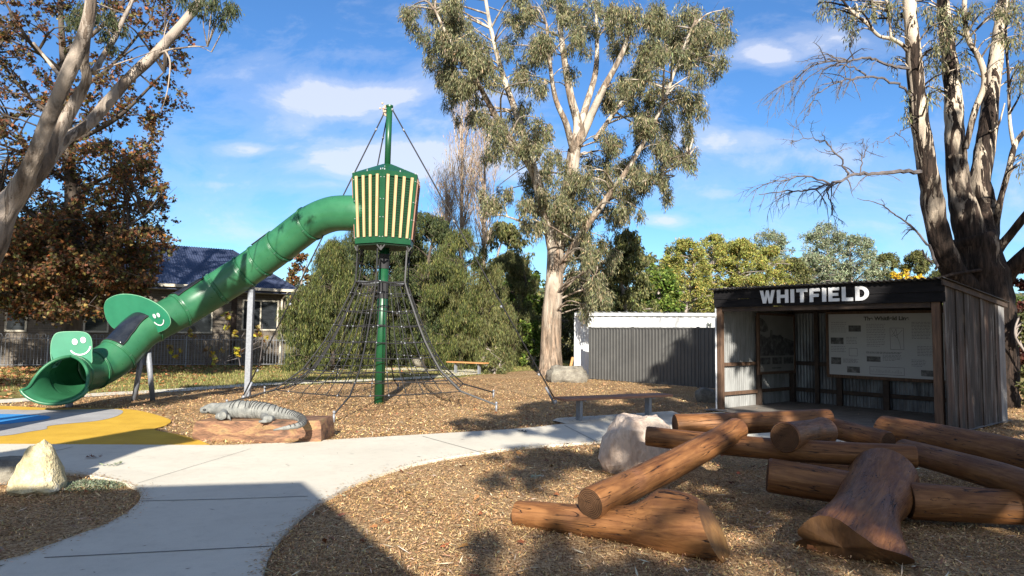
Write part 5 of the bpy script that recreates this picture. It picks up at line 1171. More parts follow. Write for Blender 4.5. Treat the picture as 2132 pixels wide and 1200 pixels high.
# ---- leaning gum, left
rng = np.random.default_rng(6); random.seed(6); YL = 9.6
g = thing('gum_tree', 'leaning smooth barked gum forking into three pale limbs at the upper left corner', 'tree', P(-135, 900, YL)*1.0); g.location.z = 0
mb = MB()
def L4(pts, ws): return ([P(x, y, YL+dy) for x, y, dy in pts], [px_r(w_, YL) for w_ in ws])
bs = g.location.copy()
limbs = [([bs+Vector((0, 0, -.05)), P(-120, 780, YL), P(-84, 650, YL), P(-38, 548, YL), P(4, 446, YL), P(36, 396, YL)], [px_r(w_, YL) for w_ in (118, 92, 76, 66, 52, 36)]),
 L4([(2, 452, 0), (34, 402, 0), (62, 350, -.1), (88, 285, -.2), (116, 215, -.3), (148, 140, -.4), (172, 85, -.45), (186, 30, -.5), (193, -40, -.5)], (40, 44, 34, 31, 29, 28, 26, 22, 18)),
 L4([(8, 448, .1), (46, 394, .1), (90, 345, .2), (118, 285, .25), (150, 225, .3), (180, 168, .25), (174, 125, .1), (180, 80, -.1)], (40, 44, 34, 28, 25, 22, 19, 16)),
 L4([(26, 416, .2), (68, 374, .2), (112, 318, .4), (140, 288, .55), (185, 258, .8), (232, 205, 1.0), (270, 162, 1.15), (318, 118, 1.3), (370, 62, 1.5), (415, 5, 1.7), (440, -40, 1.8)], (30, 36, 29, 27, 26, 25, 25, 24, 23, 21, 18)),
 L4([(194, 152, .3), (218, 112, .6), (240, 78, .8), (256, 42, .9), (274, 4, 1.1), (290, -40, 1.2)], (15, 12, 11, 10, 9, 8)),
 L4([(330, 112, 1.3), (352, 104, 1.3), (380, 100, 1.3), (405, 97, 1.35), (420, 99, 1.35), (440, 109, 1.35)], (6, 5, 4, 3.5, 2, 1)),
 L4([(405, 97, 1.35), (425, 97, 1.4), (432, 98, 1.4)], (3, 1.6, .8)),
 L4([(345, 108, 1.3), (354, 128, 1.3), (352, 165, 1.3), (346, 200, 1.3), (334, 236, 1.3)], (5, 4, 3, 2.5, 1.5)),
 L4([(200, 148, .3), (240, 135, .1), (290, 118, 0), (340, 100, -.1)], (4, 3, 2, 1.2)),
 L4([(70, 90, .4), (110, 140, .2), (128, 165, -.1)], (6, 8, 11))]
sp_ = skeleton(mb, limbs, 26, .15, 2.6)
cl = clumps_img([(455, 20, 30, 28), (430, 0, 40, 20), (480, 10, 15, 25), (205, 40, 30, 35), (235, 65, 28, 28), (170, 10, 25, 15), (395, -20, 30, 20), (150, 40, 22, 22)], YL+1.0, .4, 5, .34)
connect(mb, sp_, cl, .012, .003, 5, 3, .5, 1); mb.build('trunk', M['bark_l'], g, smooth=True)
p, a, s_ = clump_leaves(cl, 9000, 'weep', .12); N = len(p); print('lgum', N)
quads('crown', p, a, s_, rng.uniform(.07, .13, N), rng.uniform(.012, .02, N), pal(*PAL['lgum'], N, .25), LEAF, g)
# ---- liquidambar
rng = np.random.default_rng(8); random.seed(8); YA = 21.5
g = thing('liquidambar_tree', 'autumn tree with rust and dark brown leaves standing behind the leaning gum', 'tree', P(150, 745, YA)); g.location.z = 0
mb = MB(); b0 = g.location.copy()
limbs = [([b0, P(150, 640, YA), P(150, 450, YA), P(140, 260, YA), P(128, 60, YA), P(120, -100, YA)], [.34, .26, .2, .15, .09, .04])]
for (x, y, dx, dy, dz) in ((150, 520, 150, -70, -1), (150, 480, -150, -80, -1), (148, 400, 170, -110, .5), (145, 380, -120, -120, 1), (142, 300, 200, -150, -1), (140, 260, -150, -150, 0), (135, 200, 180, -160, 1), (132, 150, -130, -160, -1), (130, 110, 160, -150, 0), (150, 560, 120, -20, 1), (150, 540, -130, -20, 0)):
    limbs.append(([P(x, y, YA), P(x+dx*.5, y+dy*.35, YA+dz), P(x+dx, y+dy, YA+dz*1.6)], [.09, .06, .02]))
sp_ = skeleton(mb, limbs, 10, .1, 1.5)
polyA = np.array([(-150, -60), (330, -60), (395, 60), (425, 120), (415, 185), (380, 210), (345, 240), (345, 285), (310, 320), (330, 350), (360, 400), (365, 445), (330, 470), (345, 505), (320, 545), (300, 570), (310, 600), (260, 625), (225, 645), (120, 660), (0, 640), (-150, 640)])
cx, cy = np.r_[rng.uniform(-150, 430, 900), rng.uniform(-150, 350, 260)], np.r_[rng.uniform(-60, 660, 900), rng.uniform(440, 660, 260)]; kk = in_poly(cx, cy, polyA.tolist()); cx, cy = cx[kk], cy[kk]
hole = ((cx > 20) & (cx < 130) & (cy > 355) & (cy < 400)) | (rng.random(len(cx)) < np.where(cy < 300, .6, np.where(cy < 420, .12, 0))); cx, cy = cx[~hole], cy[~hole]
cl = [(*P(x, y, YA+rng.normal()*1.4), rng.uniform(.32, .62)) for x, y in zip(cx, cy)]; cl = [q if rng.random() < .6 else (q[0], q[1], q[2], q[3]*.7) for q in cl]
connect(mb, sp_, cl, .04, .009, 5, 3, .6, 2); mb.build('trunk', M['bark_d'], g, smooth=True)
p, a, s_ = clump_leaves(cl, 420, 'round'); N = len(p); print('amber leaves', N)
colr = pal(*PAL['amber'], N, .25)
quads('crown', p, a, s_, rng.uniform(.07, .13, N), rng.uniform(.07, .12, N), colr, LEAF, g, star=True)
# ---- right gum behind the shed
rng = np.random.default_rng(9); random.seed(9); YR = 16.5
g = thing('gum_tree', 'shaggy barked gum with several trunks and bare dead branches behind the shed', 'tree', P(2060, 700, YR)); g.location.z = 0
mb = MB(); b0 = g.location.copy()
def L5(pts, ws): return ([P(x, y, YR+dy) for x, y, dy in pts], [px_r(w_*.82, YR) for w_ in ws])
limbs = [([b0+Vector((-.2, 0, 0)), P(2055, 680, YR), P(2052, 600, YR), P(2040, 540, YR), P(2025, 490, YR)], [px_r(w_, YR) for w_ in (125, 106, 92, 84, 76)]),
 L5([(2040, 610, 0), (2000, 585, -.2), (1968, 530, -.4), (1948, 460, -.5), (1936, 380, -.6), (1918, 270, -.7), (1908, 180, -.7), (1900, 90, -.8), (1892, 0, -.8), (1888, -60, -.8)], (60, 58, 54, 50, 48, 42, 38, 34, 28, 24)),
 L5([(2030, 520, 0), (2008, 440, 0), (1996, 380, .1), (1988, 290, .2), (1984, 200, .3), (1975, 110, .3), (1964, 10, .3), (1960, -60, .3)], (80, 64, 52, 46, 42, 36, 30, 26)),
 L5([(2045, 520, 0), (2050, 440, .3), (2040, 380, .4), (2052, 300, .5), (2064, 200, .6), (2076, 100, .7), (2090, 0, .8), (2098, -60, .8)], (78, 62, 50, 46, 40, 34, 28, 22)),
 L5([(2010, 310, -.2), (2030, 230, -.3), (2050, 175, -.4), (2040, 125, -.5), (2015, 80, -.6), (2008, 20, -.6), (2012, -60, -.6)], (14, 16, 15, 14, 12, 11, 10)),
 L5([(2072, 480, 0), (2082, 420, -.2), (2100, 355, -.3), (2112, 305, -.3), (2130, 278, -.3), (2160, 250, -.3)], (16, 15, 14, 13, 12, 10)),
 L5([(2110, 305, -.3), (2102, 250, -.3), (2100, 170, -.3), (2094, 60, -.3), (2100, -40, -.3)], (9, 8, 7, 6, 5)),
 L5([(2078, 520, 0), (2110, 480, -.3), (2150, 430, -.6)], (26, 20, 16)), L5([(2090, 580, 0), (2125, 540, -.4), (2180, 490, -.6)], (40, 34, 26)),
 L5([(1906, 135, -.7), (1885, 100, -.8), (1858, 82, -.9), (1830, 75, -1), (1805, 50, -1.1), (1775, 25, -1.2), (1745, -10, -1.3)], (12, 11, 10, 8, 7, 6, 4)),
 L5([(1855, 80, -.9), (1852, 45, -.9), (1848, 5, -.9)], (6, 5, 4)), L5([(1975, 330, 0), (2000, 300, .1), (2005, 270, .1)], (8, 5, 3)), L5([(2060, 275, .3), (2078, 262, .2), (2092, 215, .1)], (7, 5, 3)),
 L5([(1968, 690, -1.6), (1935, 600, -1.2), (1970, 575, -.8), (2060, 560, -.3)], (4, 6, 7, 9))]
sp_ = skeleton(mb, limbs, 26, .16, 3.2)
cl = clumps_img([(1715, 8, 25, 15), (1745, 25, 25, 20), (1775, 50, 20, 28), (1800, 15, 30, 20), (1840, 15, 35, 20), (1870, 55, 15, 30), (1880, 10, 30, 20), (1930, 30, 25, 30), (1955, 60, 30, 30), (2000, 55, 30, 30), (1990, 15, 40, 20), (1935, 130, 18, 35), (1945, 185, 14, 25), (1950, 110, 20, 30), (2085, 40, 30, 40), (2115, 90, 25, 50), (2125, 160, 20, 30), (2050, 10, 40, 20), (2125, 330, 12, 15), (2010, 120, 18, 28), (1865, 125, 8, 12), (2120, 10, 30, 25), (1890, 215, 8, 30)], YR-.4, .6, 6, .50)
connect(mb, sp_, cl, .03, .006, 5, 3, .9, 2)
mb.build('trunk', M['bark_r'], g, smooth=True)
p, a, s_ = clump_leaves(cl, 1100, 'weep', .3); N = len(p); print('rgum', N)
quads('crown', p, a, s_, rng.uniform(.10, .18, N), rng.uniform(.018, .03, N), pal(*PAL['gum'], N, .25), LEAF, g)
# loose bark strips on the dark trunks
# dead branches
mb = MB(); random.seed(4)
def dead(pts, w0, w1, tw=9, ln=70, droop=1.0, sub=5):
    pl = [P(x, y, YR+dy) for x, y, dy in pts]; rl = [px_r(w0+(w1-w0)*i/(len(pl)-1), YR) for i in range(len(pl))]; p_, q_ = spline(pl, rl, sub)
    for i in range(1, len(p_)-1): p_[i] = p_[i]+Vector((random.gauss(0, .02), random.gauss(0, .02), random.gauss(0, .02)))
    mb.tube(p_, q_, 6)
    for k in range(tw):
        i = random.randint(len(p_)//3, len(p_)-1); d0_ = (p_[i]-p_[i-1]).normalized(); side_ = Vector((random.gauss(0, .5), random.gauss(0, .6), random.gauss(.1, .45))); d_ = (d0_+side_).normalized(); L_ = ln*YR/F*random.uniform(.5, 1.15); q = p_[i].copy(); pts_ = [q.copy()]; kx_ = 6
        for s in range(kx_):
            d_ = (d_+Vector((random.gauss(0, .18), random.gauss(0, .18), random.gauss(0, .15)-.17*droop))).normalized(); q = q+d_*L_/kx_; pts_.append(q.copy())
        r_ = min(q_[i]*.6, .014); mb.tube(pts_, [r_*(1-.8*j/kx_)+.0018 for j in range(kx_+1)], 4, caps=False)
        for m_ in range(5):
            j = random.randint(1, kx_-1); e = pts_[j]; dd = ((pts_[j+1]-pts_[j]).normalized()+Vector((random.gauss(0, .6), random.gauss(0, .6), random.gauss(0, .5)-.2))).normalized(); l2 = L_*.4*random.uniform(.4, 1); m3 = e+dd*l2*.5+Vector((0, 0, -.02)); mb.tube([e, m3, e+dd*l2+Vector((0, 0, -.10*droop*l2))], [.005, .004, .002], 3, caps=False)
dead([(1906, 146, -.7), (1870, 140, -.9), (1830, 128, -1.2), (1795, 122, -1.5), (1760, 128, -1.8), (1725, 125, -2), (1705, 117, -2)], 7, 2, 14, 75)
dead([(1760, 128, -1.8), (1720, 130, -1.8), (1680, 145, -1.8), (1645, 170, -1.8), (1615, 195, -1.8)], 3.5, 1, 14, 70)
dead([(1908, 207, -.7), (1880, 185, -.9), (1850, 168, -1), (1810, 162, -1.2), (1770, 165, -1.4), (1735, 175, -1.5), (1705, 195, -1.6), (1680, 235, -1.7)], 6, 1.3, 16, 80)
dead([(1810, 162, -1.2), (1775, 140, -1), (1745, 135, -1), (1700, 150, -1), (1660, 180, -1)], 4, 1, 9, 70)
dead([(1916, 358, -.7), (1870, 358, -1), (1825, 362, -1.2), (1780, 366, -1.4), (1735, 382, -1.6), (1690, 395, -1.8), (1640, 397, -2), (1580, 405, -2.2)], 9, 1.2, 20, 75)
dead([(1768, 368, -1.4), (1757, 350, -1.5), (1745, 325, -1.6), (1720, 298, -1.7), (1690, 290, -1.8), (1645, 298, -1.9)], 4.5, 1, 10, 50, .3)
dead([(1790, 366, -1.4), (1795, 335, -1.4), (1800, 310, -1.4), (1795, 290, -1.4)], 3, .8, 9, 40, -.3)
dead([(1730, 385, -1.6), (1680, 368, -1.5), (1630, 375, -1.5), (1575, 392, -1.5)], 4, 1, 12, 65)
dead([(1948, 560, -.4), (1935, 515, -.6), (1900, 475, -.8), (1860, 445, -1), (1830, 425, -1.2), (1785, 413, -1.4)], 6, 1, 8, 35)
dead([(1940, 548, -.5), (1928, 535, -.6), (1920, 520, -.7)], 5, 3, 1, 20); dead([(1903, 262, -.7), (1880, 270, -1), (1855, 285, -1.2), (1820, 298, -1.4)], 2.5, .8, 5, 35)
dead([(1722, 390, -1.6), (1728, 420, -1.6), (1735, 445, -1.6), (1745, 470, -1.6)], 3, .8, 8, 30, 1)
mb.build('dead_branches', M['dead'], g)
# ---- generic trees
def gtree(name, label, px, top, hw, Y, palk, shape='round', n=7000, lsz=(.16, .05), mode='round', base=None, trunk=True, lo=.12, r_cl=.30, bark='bark_g', ncl=46, group=None, cat='tree', seed=None):
    global rng
    sd_ = seed if seed is not None else int(px*7+Y*3+top); rng = np.random.default_rng(sd_ % 9973+1); random.seed(sd_)
    c = P(px, 700, Y); c.z = 0; H = P(px, top, Y).z; Wd = hw*Y/F
    g = thing(name, label, cat, c, group); mb = MB()
    cl = []
    for k in range(ncl):
        z = lo+(1-lo)*rng.random()**.9
        if shape == 'cone': rmax = Wd*(1-((z-lo)/(1-lo)))**.75+.12*Wd
        elif shape == 'column': rmax = Wd*(1-((z-lo)/(1-lo))**3)*.9+.1*Wd
        else: q = (z-lo)/(1-lo); rmax = Wd*math.sqrt(max(.03, 1-(2*q-1)**2*(1 if q > .5 else .55)))
        an = rng.uniform(0, 2*PI); rr = rmax*math.sqrt(.15+.85*rng.random())*(rng.uniform(1.0, 1.35) if rng.random() < .28 else 1); r = Wd*r_cl*rng.choice([.45, .7, .9, 1.15, 1.4])*(.8 if rr > rmax else 1)
        cl.append((c.x+math.cos(an)*rr, c.y+math.sin(an)*rr, min(z*H, H-r*.6), r))
    w_ = np.array([q[3]**1.7 for q in cl]).sum()
    tr = [([c+Vector((0, 0, -.05)), c+Vector((random.gauss(0, .15), 0, H*.35)), c+Vector((random.gauss(0, .3), random.gauss(0, .2), H*.7)), c+Vector((random.gauss(0, .3), 0, H*.92))], [max(.08, H*.022), H*.016, H*.010, .02])]
    sp_ = skeleton(mb, tr, 9, .1, 1)
    connect(mb, sp_, cl, .07, .012, 4, 3, .7, 1); mb.build('trunk', M[bark], g, smooth=True)
    p, a, s_ = clump_leaves(cl, n/w_, mode, .32*max(1, Wd/2.5)*(1.5 if mode == 'needle' else 1)); N = len(p)
    k_ = rng.normal(0, .12, len(cl))
    quads('crown', p, a, s_, rng.uniform(.7, 1.3, N)*lsz[0], rng.uniform(.7, 1.3, N)*lsz[1], pal(*PAL[palk], N, .3), LEAF, g)
    return g
GT = gtree
W1 = 'trees massed behind the rope net'
GT('weeping_tree', 'weeping dark olive tree hanging beside the building corner behind the net', 690, 497, 82, 28, 'casu', 'cone', 60000, (.17, .019), 'needle', lo=.06, r_cl=.22, ncl=110, bark='bark_d', group=W1)
GT('weeping_tree', 'low weeping olive tree just right of the brick building downpipe', 640, 590, 50, 27.2, 'casu', 'round', 26000, (.17, .019), 'needle', lo=.06, ncl=50, bark='bark_d', group=W1)
GT('weeping_tree', 'weeping olive tree straight behind the tower mast', 775, 474, 92, 31, 'dark', 'round', 48000, (.18, .022), 'needle', lo=.08, ncl=70, bark='bark_d', group=W1)
GT('cypress_tree', 'dark dense cypress rising just right of the cabin', 885, 440, 74, 31, 'dark', 'round', 34000, (.16, .034), 'weep', lo=.1, r_cl=.22, ncl=110, bark='bark_d', group=W1)
GT('weeping_tree', 'yellowish olive weeping tree left of the tall gum trunk', 960, 472, 78, 29.5, 'casu', 'round', 60000, (.17, .019), 'needle', lo=.04, r_cl=.22, ncl=110, bark='bark_d', group=W1)
GT('weeping_tree', 'narrow olive weeping tree beside the far bench', 1010, 545, 56, 29, 'olive', 'round', 32000, (.17, .02), 'needle', lo=.04, ncl=60, bark='bark_d', group=W1)
GT('evergreen_tree', 'pale olive gum crown far behind the bare poplars', 1045, 462, 62, 46, 'olive', 'round', 9000, (.3, .10), 'weep', lo=.25, ncl=50, group=W1)
GT('leafy_tree', 'bright green leafy tree just left of the tall gum trunk', 1085, 560, 48, 38, 'green', 'round', 9000, (.2, .12), 'round', lo=.08, ncl=60)
GT('shrub', 'low bright green shrub on the lawn left of the tall gum trunk', 1108, 668, 28, 33, 'green', 'round', 3500, (.14, .08), 'round', lo=.05, ncl=26, cat='shrub')
GT('shrub', 'olive bush on the lawn beside the net ropes', 1078, 640, 32, 36, 'olive', 'round', 3500, (.14, .08), 'round', lo=.05, ncl=30, cat='shrub')
GT('shrub', 'small bush beside the far bench end', 1030, 722, 28, 27, 'olive', 'round', 3500, (.12, .03), 'weep', lo=.02, ncl=20, cat='shrub')
GT('evergreen_tree', 'olive drooping tree between the tall gum and the pointed conifer', 1225, 520, 42, 34, 'olive', 'round', 10000, (.24, .06), 'weep', lo=.1, ncl=50)
GT('conifer_tree', 'pointed mid green conifer right of the tall gum', 1305, 474, 74, 35, 'olive', 'cone', 26000, (.18, .07), 'weep', lo=.05, ncl=110, r_cl=.26)
GT('leafy_tree', 'green leafy tree behind the white container', 1370, 556, 52, 37, 'green', 'round', 10000, (.18, .12), 'round', lo=.05, ncl=60)
GT('leafy_tree', 'green leafy bush at the right of the pointed conifer foot', 1255, 580, 42, 39, 'green', 'round', 7000, (.18, .12), 'round', lo=.05, ncl=40)
GT('leafy_tree', 'soft green tree filling the gap behind the right side of the pointed conifer', 1352, 532, 50, 47, 'olive', 'round', 12000, (.2, .11), 'round', lo=.05, ncl=90, r_cl=.22)
GT('leafy_tree', 'tall thin leaved olive tree above the right end of the container', 1400, 512, 44, 52, 'olive', 'round', 12000, (.2, .11), 'round', lo=.05, ncl=90, r_cl=.22)
GT('leafy_tree', 'green tree behind the tall gum trunk above the white container end', 1200, 560, 55, 42, 'olive', 'round', 12000, (.2, .09), 'weep', lo=.05, ncl=90, r_cl=.22)
GT('leafy_tree', 'olive tree behind the yellow trees over the shed roof start', 1520, 505, 60, 52, 'olive', 'round', 14000, (.2, .11), 'round', lo=.05, ncl=90, r_cl=.22)
YG = 'yellowing trees behind the container and shed'
for i, (x, tp_, hw, Y, pk, lab) in enumerate([(1432, 500, 48, 40, 'yellow', 'yellow green autumn tree above the middle of the container'), (1490, 488, 42, 42, 'yellow', 'yellow autumn tree above the left end of the shed roof'), (1548, 500, 45, 41, 'yellow', 'golden green tree above the first letters of the shed sign'), (1605, 515, 42, 43, 'yellow', 'yellow autumn tree above the middle letters of the shed sign'), (1655, 540, 38, 45, 'olive', 'olive tree above the right half of the shed sign')]):
    GT('autumn_tree', lab, x, tp_, hw*1.15, Y, pk, 'round', 34000, (.10, .07), 'round', lo=.05, ncl=170, r_cl=.20, group=YG)
GT('weeping_tree', 'dark weeping tree filling the gap left of the far bench', 925, 520, 62, 33, 'dark', 'round', 36000, (.18, .022), 'needle', lo=.03, ncl=80, bark='bark_d', group=W1)
GT('weeping_tree', 'tall olive weeping tree close behind the cabin floor', 830, 500, 58, 32.5, 'casu', 'round', 36000, (.18, .021), 'needle', lo=.03, ncl=80, bark='bark_d', group=W1)
GT('weeping_tree', 'shaggy olive tree beside the left side of the tall gum trunk', 1068, 520, 54, 34, 'olive', 'round', 26000, (.17, .026), 'weep', lo=.08, ncl=60, bark='bark_d', group=W1)
GT('weeping_tree', 'dark weeping tree behind the gap between the slide and the cabin', 732, 486, 66, 33.5, 'dark', 'round', 36000, (.18, .022), 'needle', lo=.03, ncl=90, bark='bark_d', group=W1)
GT('weeping_tree', 'dark olive weeping tree just behind the right side of the cabin floor', 845, 470, 66, 34.5, 'casu', 'round', 36000, (.18, .022), 'needle', lo=.03, ncl=90, bark='bark_d', group=W1)
BG = 'gums on the skyline behind the shed'
for i, (x, tp_, hw, Y, pk, lab) in enumerate([(1608, 482, 55, 62, 'blue', 'grey green gum on the skyline with a broken crown behind the golden trees'), (1725, 466, 58, 60, 'blue', 'tallest grey green gum on the skyline right of the shed sign'), (1790, 492, 55, 56, 'blue', 'bushy blue grey tree on the skyline above the shed fascia'), (1850, 530, 38, 58, 'olive', 'small olive gum on the skyline left of the shaggy trunk'), (1912, 524, 36, 52, 'olive', 'rounded olive tree seen against the shaggy gum trunk'), (1700, 530, 50, 50, 'blue', 'lower grey green tree in front of the tallest skyline gum'), (1975, 560, 50, 66, 'olive', 'dim olive tree showing between the shaggy gum trunks')]):
    GT('gum_tree', lab, x, tp_, hw, Y, pk, 'round', 26000, (.15, .08), 'round', lo=.1, ncl=130, r_cl=.21, group=BG)
GT('golden_tree', 'bright golden bush peeping over the shed roof by the shaggy trunk', 1893, 564, 34, 46, 'gold', 'round', 4000, (.2, .12), 'round', lo=.3, ncl=30)
GT('red_tree', 'dark red leaved tree at the right edge behind the shed', 2145, 545, 45, 24, 'red', 'round', 7000, (.14, .1), 'round', lo=.1, ncl=40)
GT('shrub', 'green shrub beside the right back corner of the shed', 2150, 640, 28, 15.5, 'olive', 'round', 5000, (.08, .05), 'round', lo=.02, ncl=30, cat='shrub')
GT('orange_tree', 'small orange leaved tree glimpsed beyond the building roof', 622, 530, 26, 48, 'amber', 'round', 3000, (.2, .14), 'round', lo=.3, ncl=26)
FAR = 'far belt of trees along the horizon'
for i, x in enumerate(range(-260, 2420, 105)):
    hh = [600, 585, 610, 592, 575][i % 5]; k_ = ['olive', 'blue', 'green', 'olive', 'dark'][i % 5]
    GT('distant_tree', 'distant tree of the far belt showing through gaps behind the nearer trees', x, hh, 85, 72+(i % 3)*7, k_, 'round', 2600, (.55, .34), 'round', lo=.03, ncl=30, r_cl=.34, group=FAR)
# yellow leaved sapling on the pool fence
rng = np.random.default_rng(3)
g = thing('vine_sapling', 'straggly sapling with big yellow leaves growing through the metal fence', 'sapling', P(425, 700, 26)); g.location.z = 0; mb = MB(); random.seed(12)
for x0 in (400, 430, 470, 500, 540, 350): mb.tube([P(x0, 762, 26), P(x0+random.uniform(-15, 15), 720, 26), P(x0+random.uniform(-30, 30), 675, 26)], [.02, .014, .006], 5)
cl = clumps_img([(400, 688, 14, 10), (480, 690, 16, 12), (540, 705, 14, 10), (505, 735, 20, 12), (440, 740, 25, 10), (475, 665, 15, 10), (370, 720, 20, 15), (545, 690, 10, 10)], 26, .2, 2, .8)
for q in cl: mb.tube([P(440, 760, 26.1), Vector(q[:3])+Vector((0, 0, -.3)), Vector(q[:3])], [.012, .01, .006], 4)
mb.build('stems', M['dead'], g); p, a, s_ = clump_leaves(cl, 130, 'round'); N = len(p); quads('leaves', p, a, s_, .2, .18, pal([(.62, .50, .05), (.45, .45, .06), (.25, .12, .05), (.30, .22, .10)], [2, 1.2, 2, 2], N), LEAF, g, star=True)
# bare poplars
def poplar(px, top, hw, Y, label, seed):
    global rng
    rng = np.random.default_rng(seed); random.seed(seed); c = P(px, 700, Y); c.z = 0; H = P(px, top, Y).z; Wd = hw*Y/F; g = thing('bare_poplar', label, 'tree', c, 'bare poplars'); mb = MB()
    mb.tube([c, c+Vector((.05, 0, H*.5)), c+Vector((0, 0, H*.98))], [.17, .11, .015], 8); tips = []
    for k in range(34):
        z = H*random.uniform(.38, .9); an = random.uniform(0, 2*PI); rr = Wd*random.uniform(.35, 1)*(1-((z/H-.38)/.75)**2*.6); up_ = H*random.uniform(.12, .3); e = c+Vector((math.cos(an)*rr, math.sin(an)*rr, min(z+up_, H)))
        s0 = c+Vector((0, 0, z)); m_ = s0.lerp(e, .45)+Vector((math.cos(an)*rr*.25, math.sin(an)*rr*.25, -up_*.05)); p_, q_ = spline([s0, m_, e], [.04, .026, .008], 4); mb.tube(p_, q_, 4, caps=False)
        for j in range(9):
            b_ = p_[random.randint(2, len(p_)-1)]; e2 = b_+Vector((random.gauss(0, .35), random.gauss(0, .35), random.uniform(.5, 1.5))); mb.tube([b_, b_.lerp(e2, .5)+Vector((random.gauss(0, .08), 0, 0)), e2], [.012, .010, .006], 3, caps=False); tips.append(e2)
    mb.build('trunk', M['bark_p'], g); T_ = np.array([tuple(q) for q in tips]); n = 7; p = np.repeat(T_, n, 0)+rng.standard_normal((len(T_)*n, 3))*[.15, .15, .25]; N = len(p); a = unit(rng.standard_normal((N, 3))*.35+[0, 0, 1]); s_ = unit(np.cross(a, rand_unit(N)))
    quads('twigs', p, a, s_, rng.uniform(.2, .5, N), .02, pal([(.40, .30, .20), (.55, .40, .25), (.30, .25, .20)], [2, 2, 1], N), LEAF, g)
poplar(955, 214, 42, 37, 'taller bare poplar with tan twigs between the cabin and the tall gum', 2)
poplar(1003, 252, 46, 37.5, 'shorter bare poplar with spreading twigs close to the tall gum limbs', 3)
poplar(925, 395, 28, 36, 'small thin bare poplar just right of the cabin', 9)
# hills
mb = MB(); hp_ = []
for i in range(61):
    an = R(30+120*i/60); d_ = 330; h_ = 26+10*mnoise.noise(Vector((i*.13, 3, 0)))+5*mnoise.noise(Vector((i*.5, 0, 0))); hp_ += [Vector((math.cos(an)*d_, math.sin(an)*d_, -2)), Vector((math.cos(an)*(d_+60), math.sin(an)*(d_+60), h_)), Vector((math.cos(an)*(d_+140), math.sin(an)*(d_+140), h_*.6))]
mb.add(hp_, [(3*i+a, 3*i+3+a, 3*i+4+a, 3*i+1+a) for i in range(60) for a in (0, 1)]); tag(mb.build('hills', nmat('hill_woods', [(.3, (.05, .07, .05)), (.7, (.10, .12, .08))], .2, .95, .5, .5), smooth=True), kind='structure')
# ================================================================== BEHIND THE CAMERA: what casts the shade
# a shelter roof (two slabs on posts)
def up_to(px, py, h): q = back(G(px, py, PZ), h); return q
H1 = 3.9
sh2 = thing('picnic_shelter', 'picnic shelter standing behind the viewer whose roof shades the path', 'shelter', (-5, -6, 0))
pl1 = [up_to(616, 1015, H1), up_to(835, 1205, H1)]
d1 = (pl1[1]-pl1[0]).normalized(); e1_ = pl1[0]+d1*7.0; l1 = up_to(0, 1034, H1); dl = (l1-pl1[0]).normalized(); e0 = pl1[0]+dl*9.5
slab = [pl1[0], e1_, e1_+dl*9.5, e0]
mb = MB(); mb.plate(slab[::-1], (0, 0, 1), .12); mb.build('roof', M['fence_grey'], sh2)
H2 = 4.6; q1, q2, q3, q4 = up_to(322, 893, H2), up_to(405, 918, H2), up_to(300, 935, H2), up_to(150, 990, H2)
q0 = up_to(287, 895, H2); qa = up_to(0, 950, H2); qb = up_to(-300, 1010, H2); qc = up_to(-400, 1003, H2); qd = up_to(0, 994, H2)
mb = MB(); mb.plate([q0, q1, q2, q3, q4, qd, up_to(-400, 1003, H2), up_to(-400, 1012, H2)], (0, 0, 1), .06); mb.build('gable_roof', M['fence_grey'], sh2)
for x, y in ((-3.2, -4.2), (-9, -4.5), (-4, -9), (-9.5, -9)):
    mb = MB(); mb.box((x, y, 1.95), (.15, .15, 3.9)); mb.build('post', M['steel'], sh2)
mb = MB(); mb.tube([Vector((-8.3, -.6, 0)), Vector((-8.3, -.6, 4.6))], .05, 8); mb.build('post', M['steel'], sh2)
# shade gums behind the viewer
def shade_tree(label, base, targets, h, leaf_n, seed, group='gums standing behind the viewer'):
    global rng
    rng = np.random.default_rng(seed); random.seed(seed); g = thing('gum_tree', label, 'tree', base, group); mb = MB(); b0 = Vector(base); cl = []
    for (T_, r, hh) in targets:
        q = back(T_, hh+h+T_.z); cl.append((q.x, q.y, q.z, r))
    cm = sum((Vector(q[:3]) for q in cl), Vector())/len(cl)
    limbs = [([b0, b0.lerp(Vector((cm.x, cm.y, 0)), .15)+Vector((0, 0, cm.z*.45)), b0.lerp(Vector((cm.x, cm.y, 0)), .7)+Vector((0, 0, cm.z*.75)), cm], [.26, .2, .13, .05])]
    sp_ = skeleton(mb, limbs, 10, .1, 1.5); connect(mb, sp_, cl, .06, .012, 5, 3, 1, 2); mb.build('trunk', M['bark_c'], g, smooth=True)
    p, a, s_ = clump_leaves(cl, leaf_n, 'weep', .06); N = len(p); print('shade', N)
    quads('crown', p, a, s_, rng.uniform(.22, .36, N), rng.uniform(.08, .13, N), pal(*PAL['gum'], N, .25), LEAF, g)
rs = random.Random(5)
def TG(px, py, r, z=0): return (G(px, py, z) if z == 0 else P(px, py, z), r, rs.uniform(-.8, .8))
tg1 = [TG(1010, 882, .55), (G(1090, 875), .8, 0), TG(1170, 862, .9), TG(1240, 842, .8), TG(1140, 845, .7), TG(1300, 860, .9), TG(1400, 850, .9), TG(1350, 830, .8), TG(1440, 820, .8), TG(1200, 900, .5),  
       TG(1100, 955, .45), TG(1160, 945, .45), TG(1225, 950, .5),  TG(1060, 990, .22)]
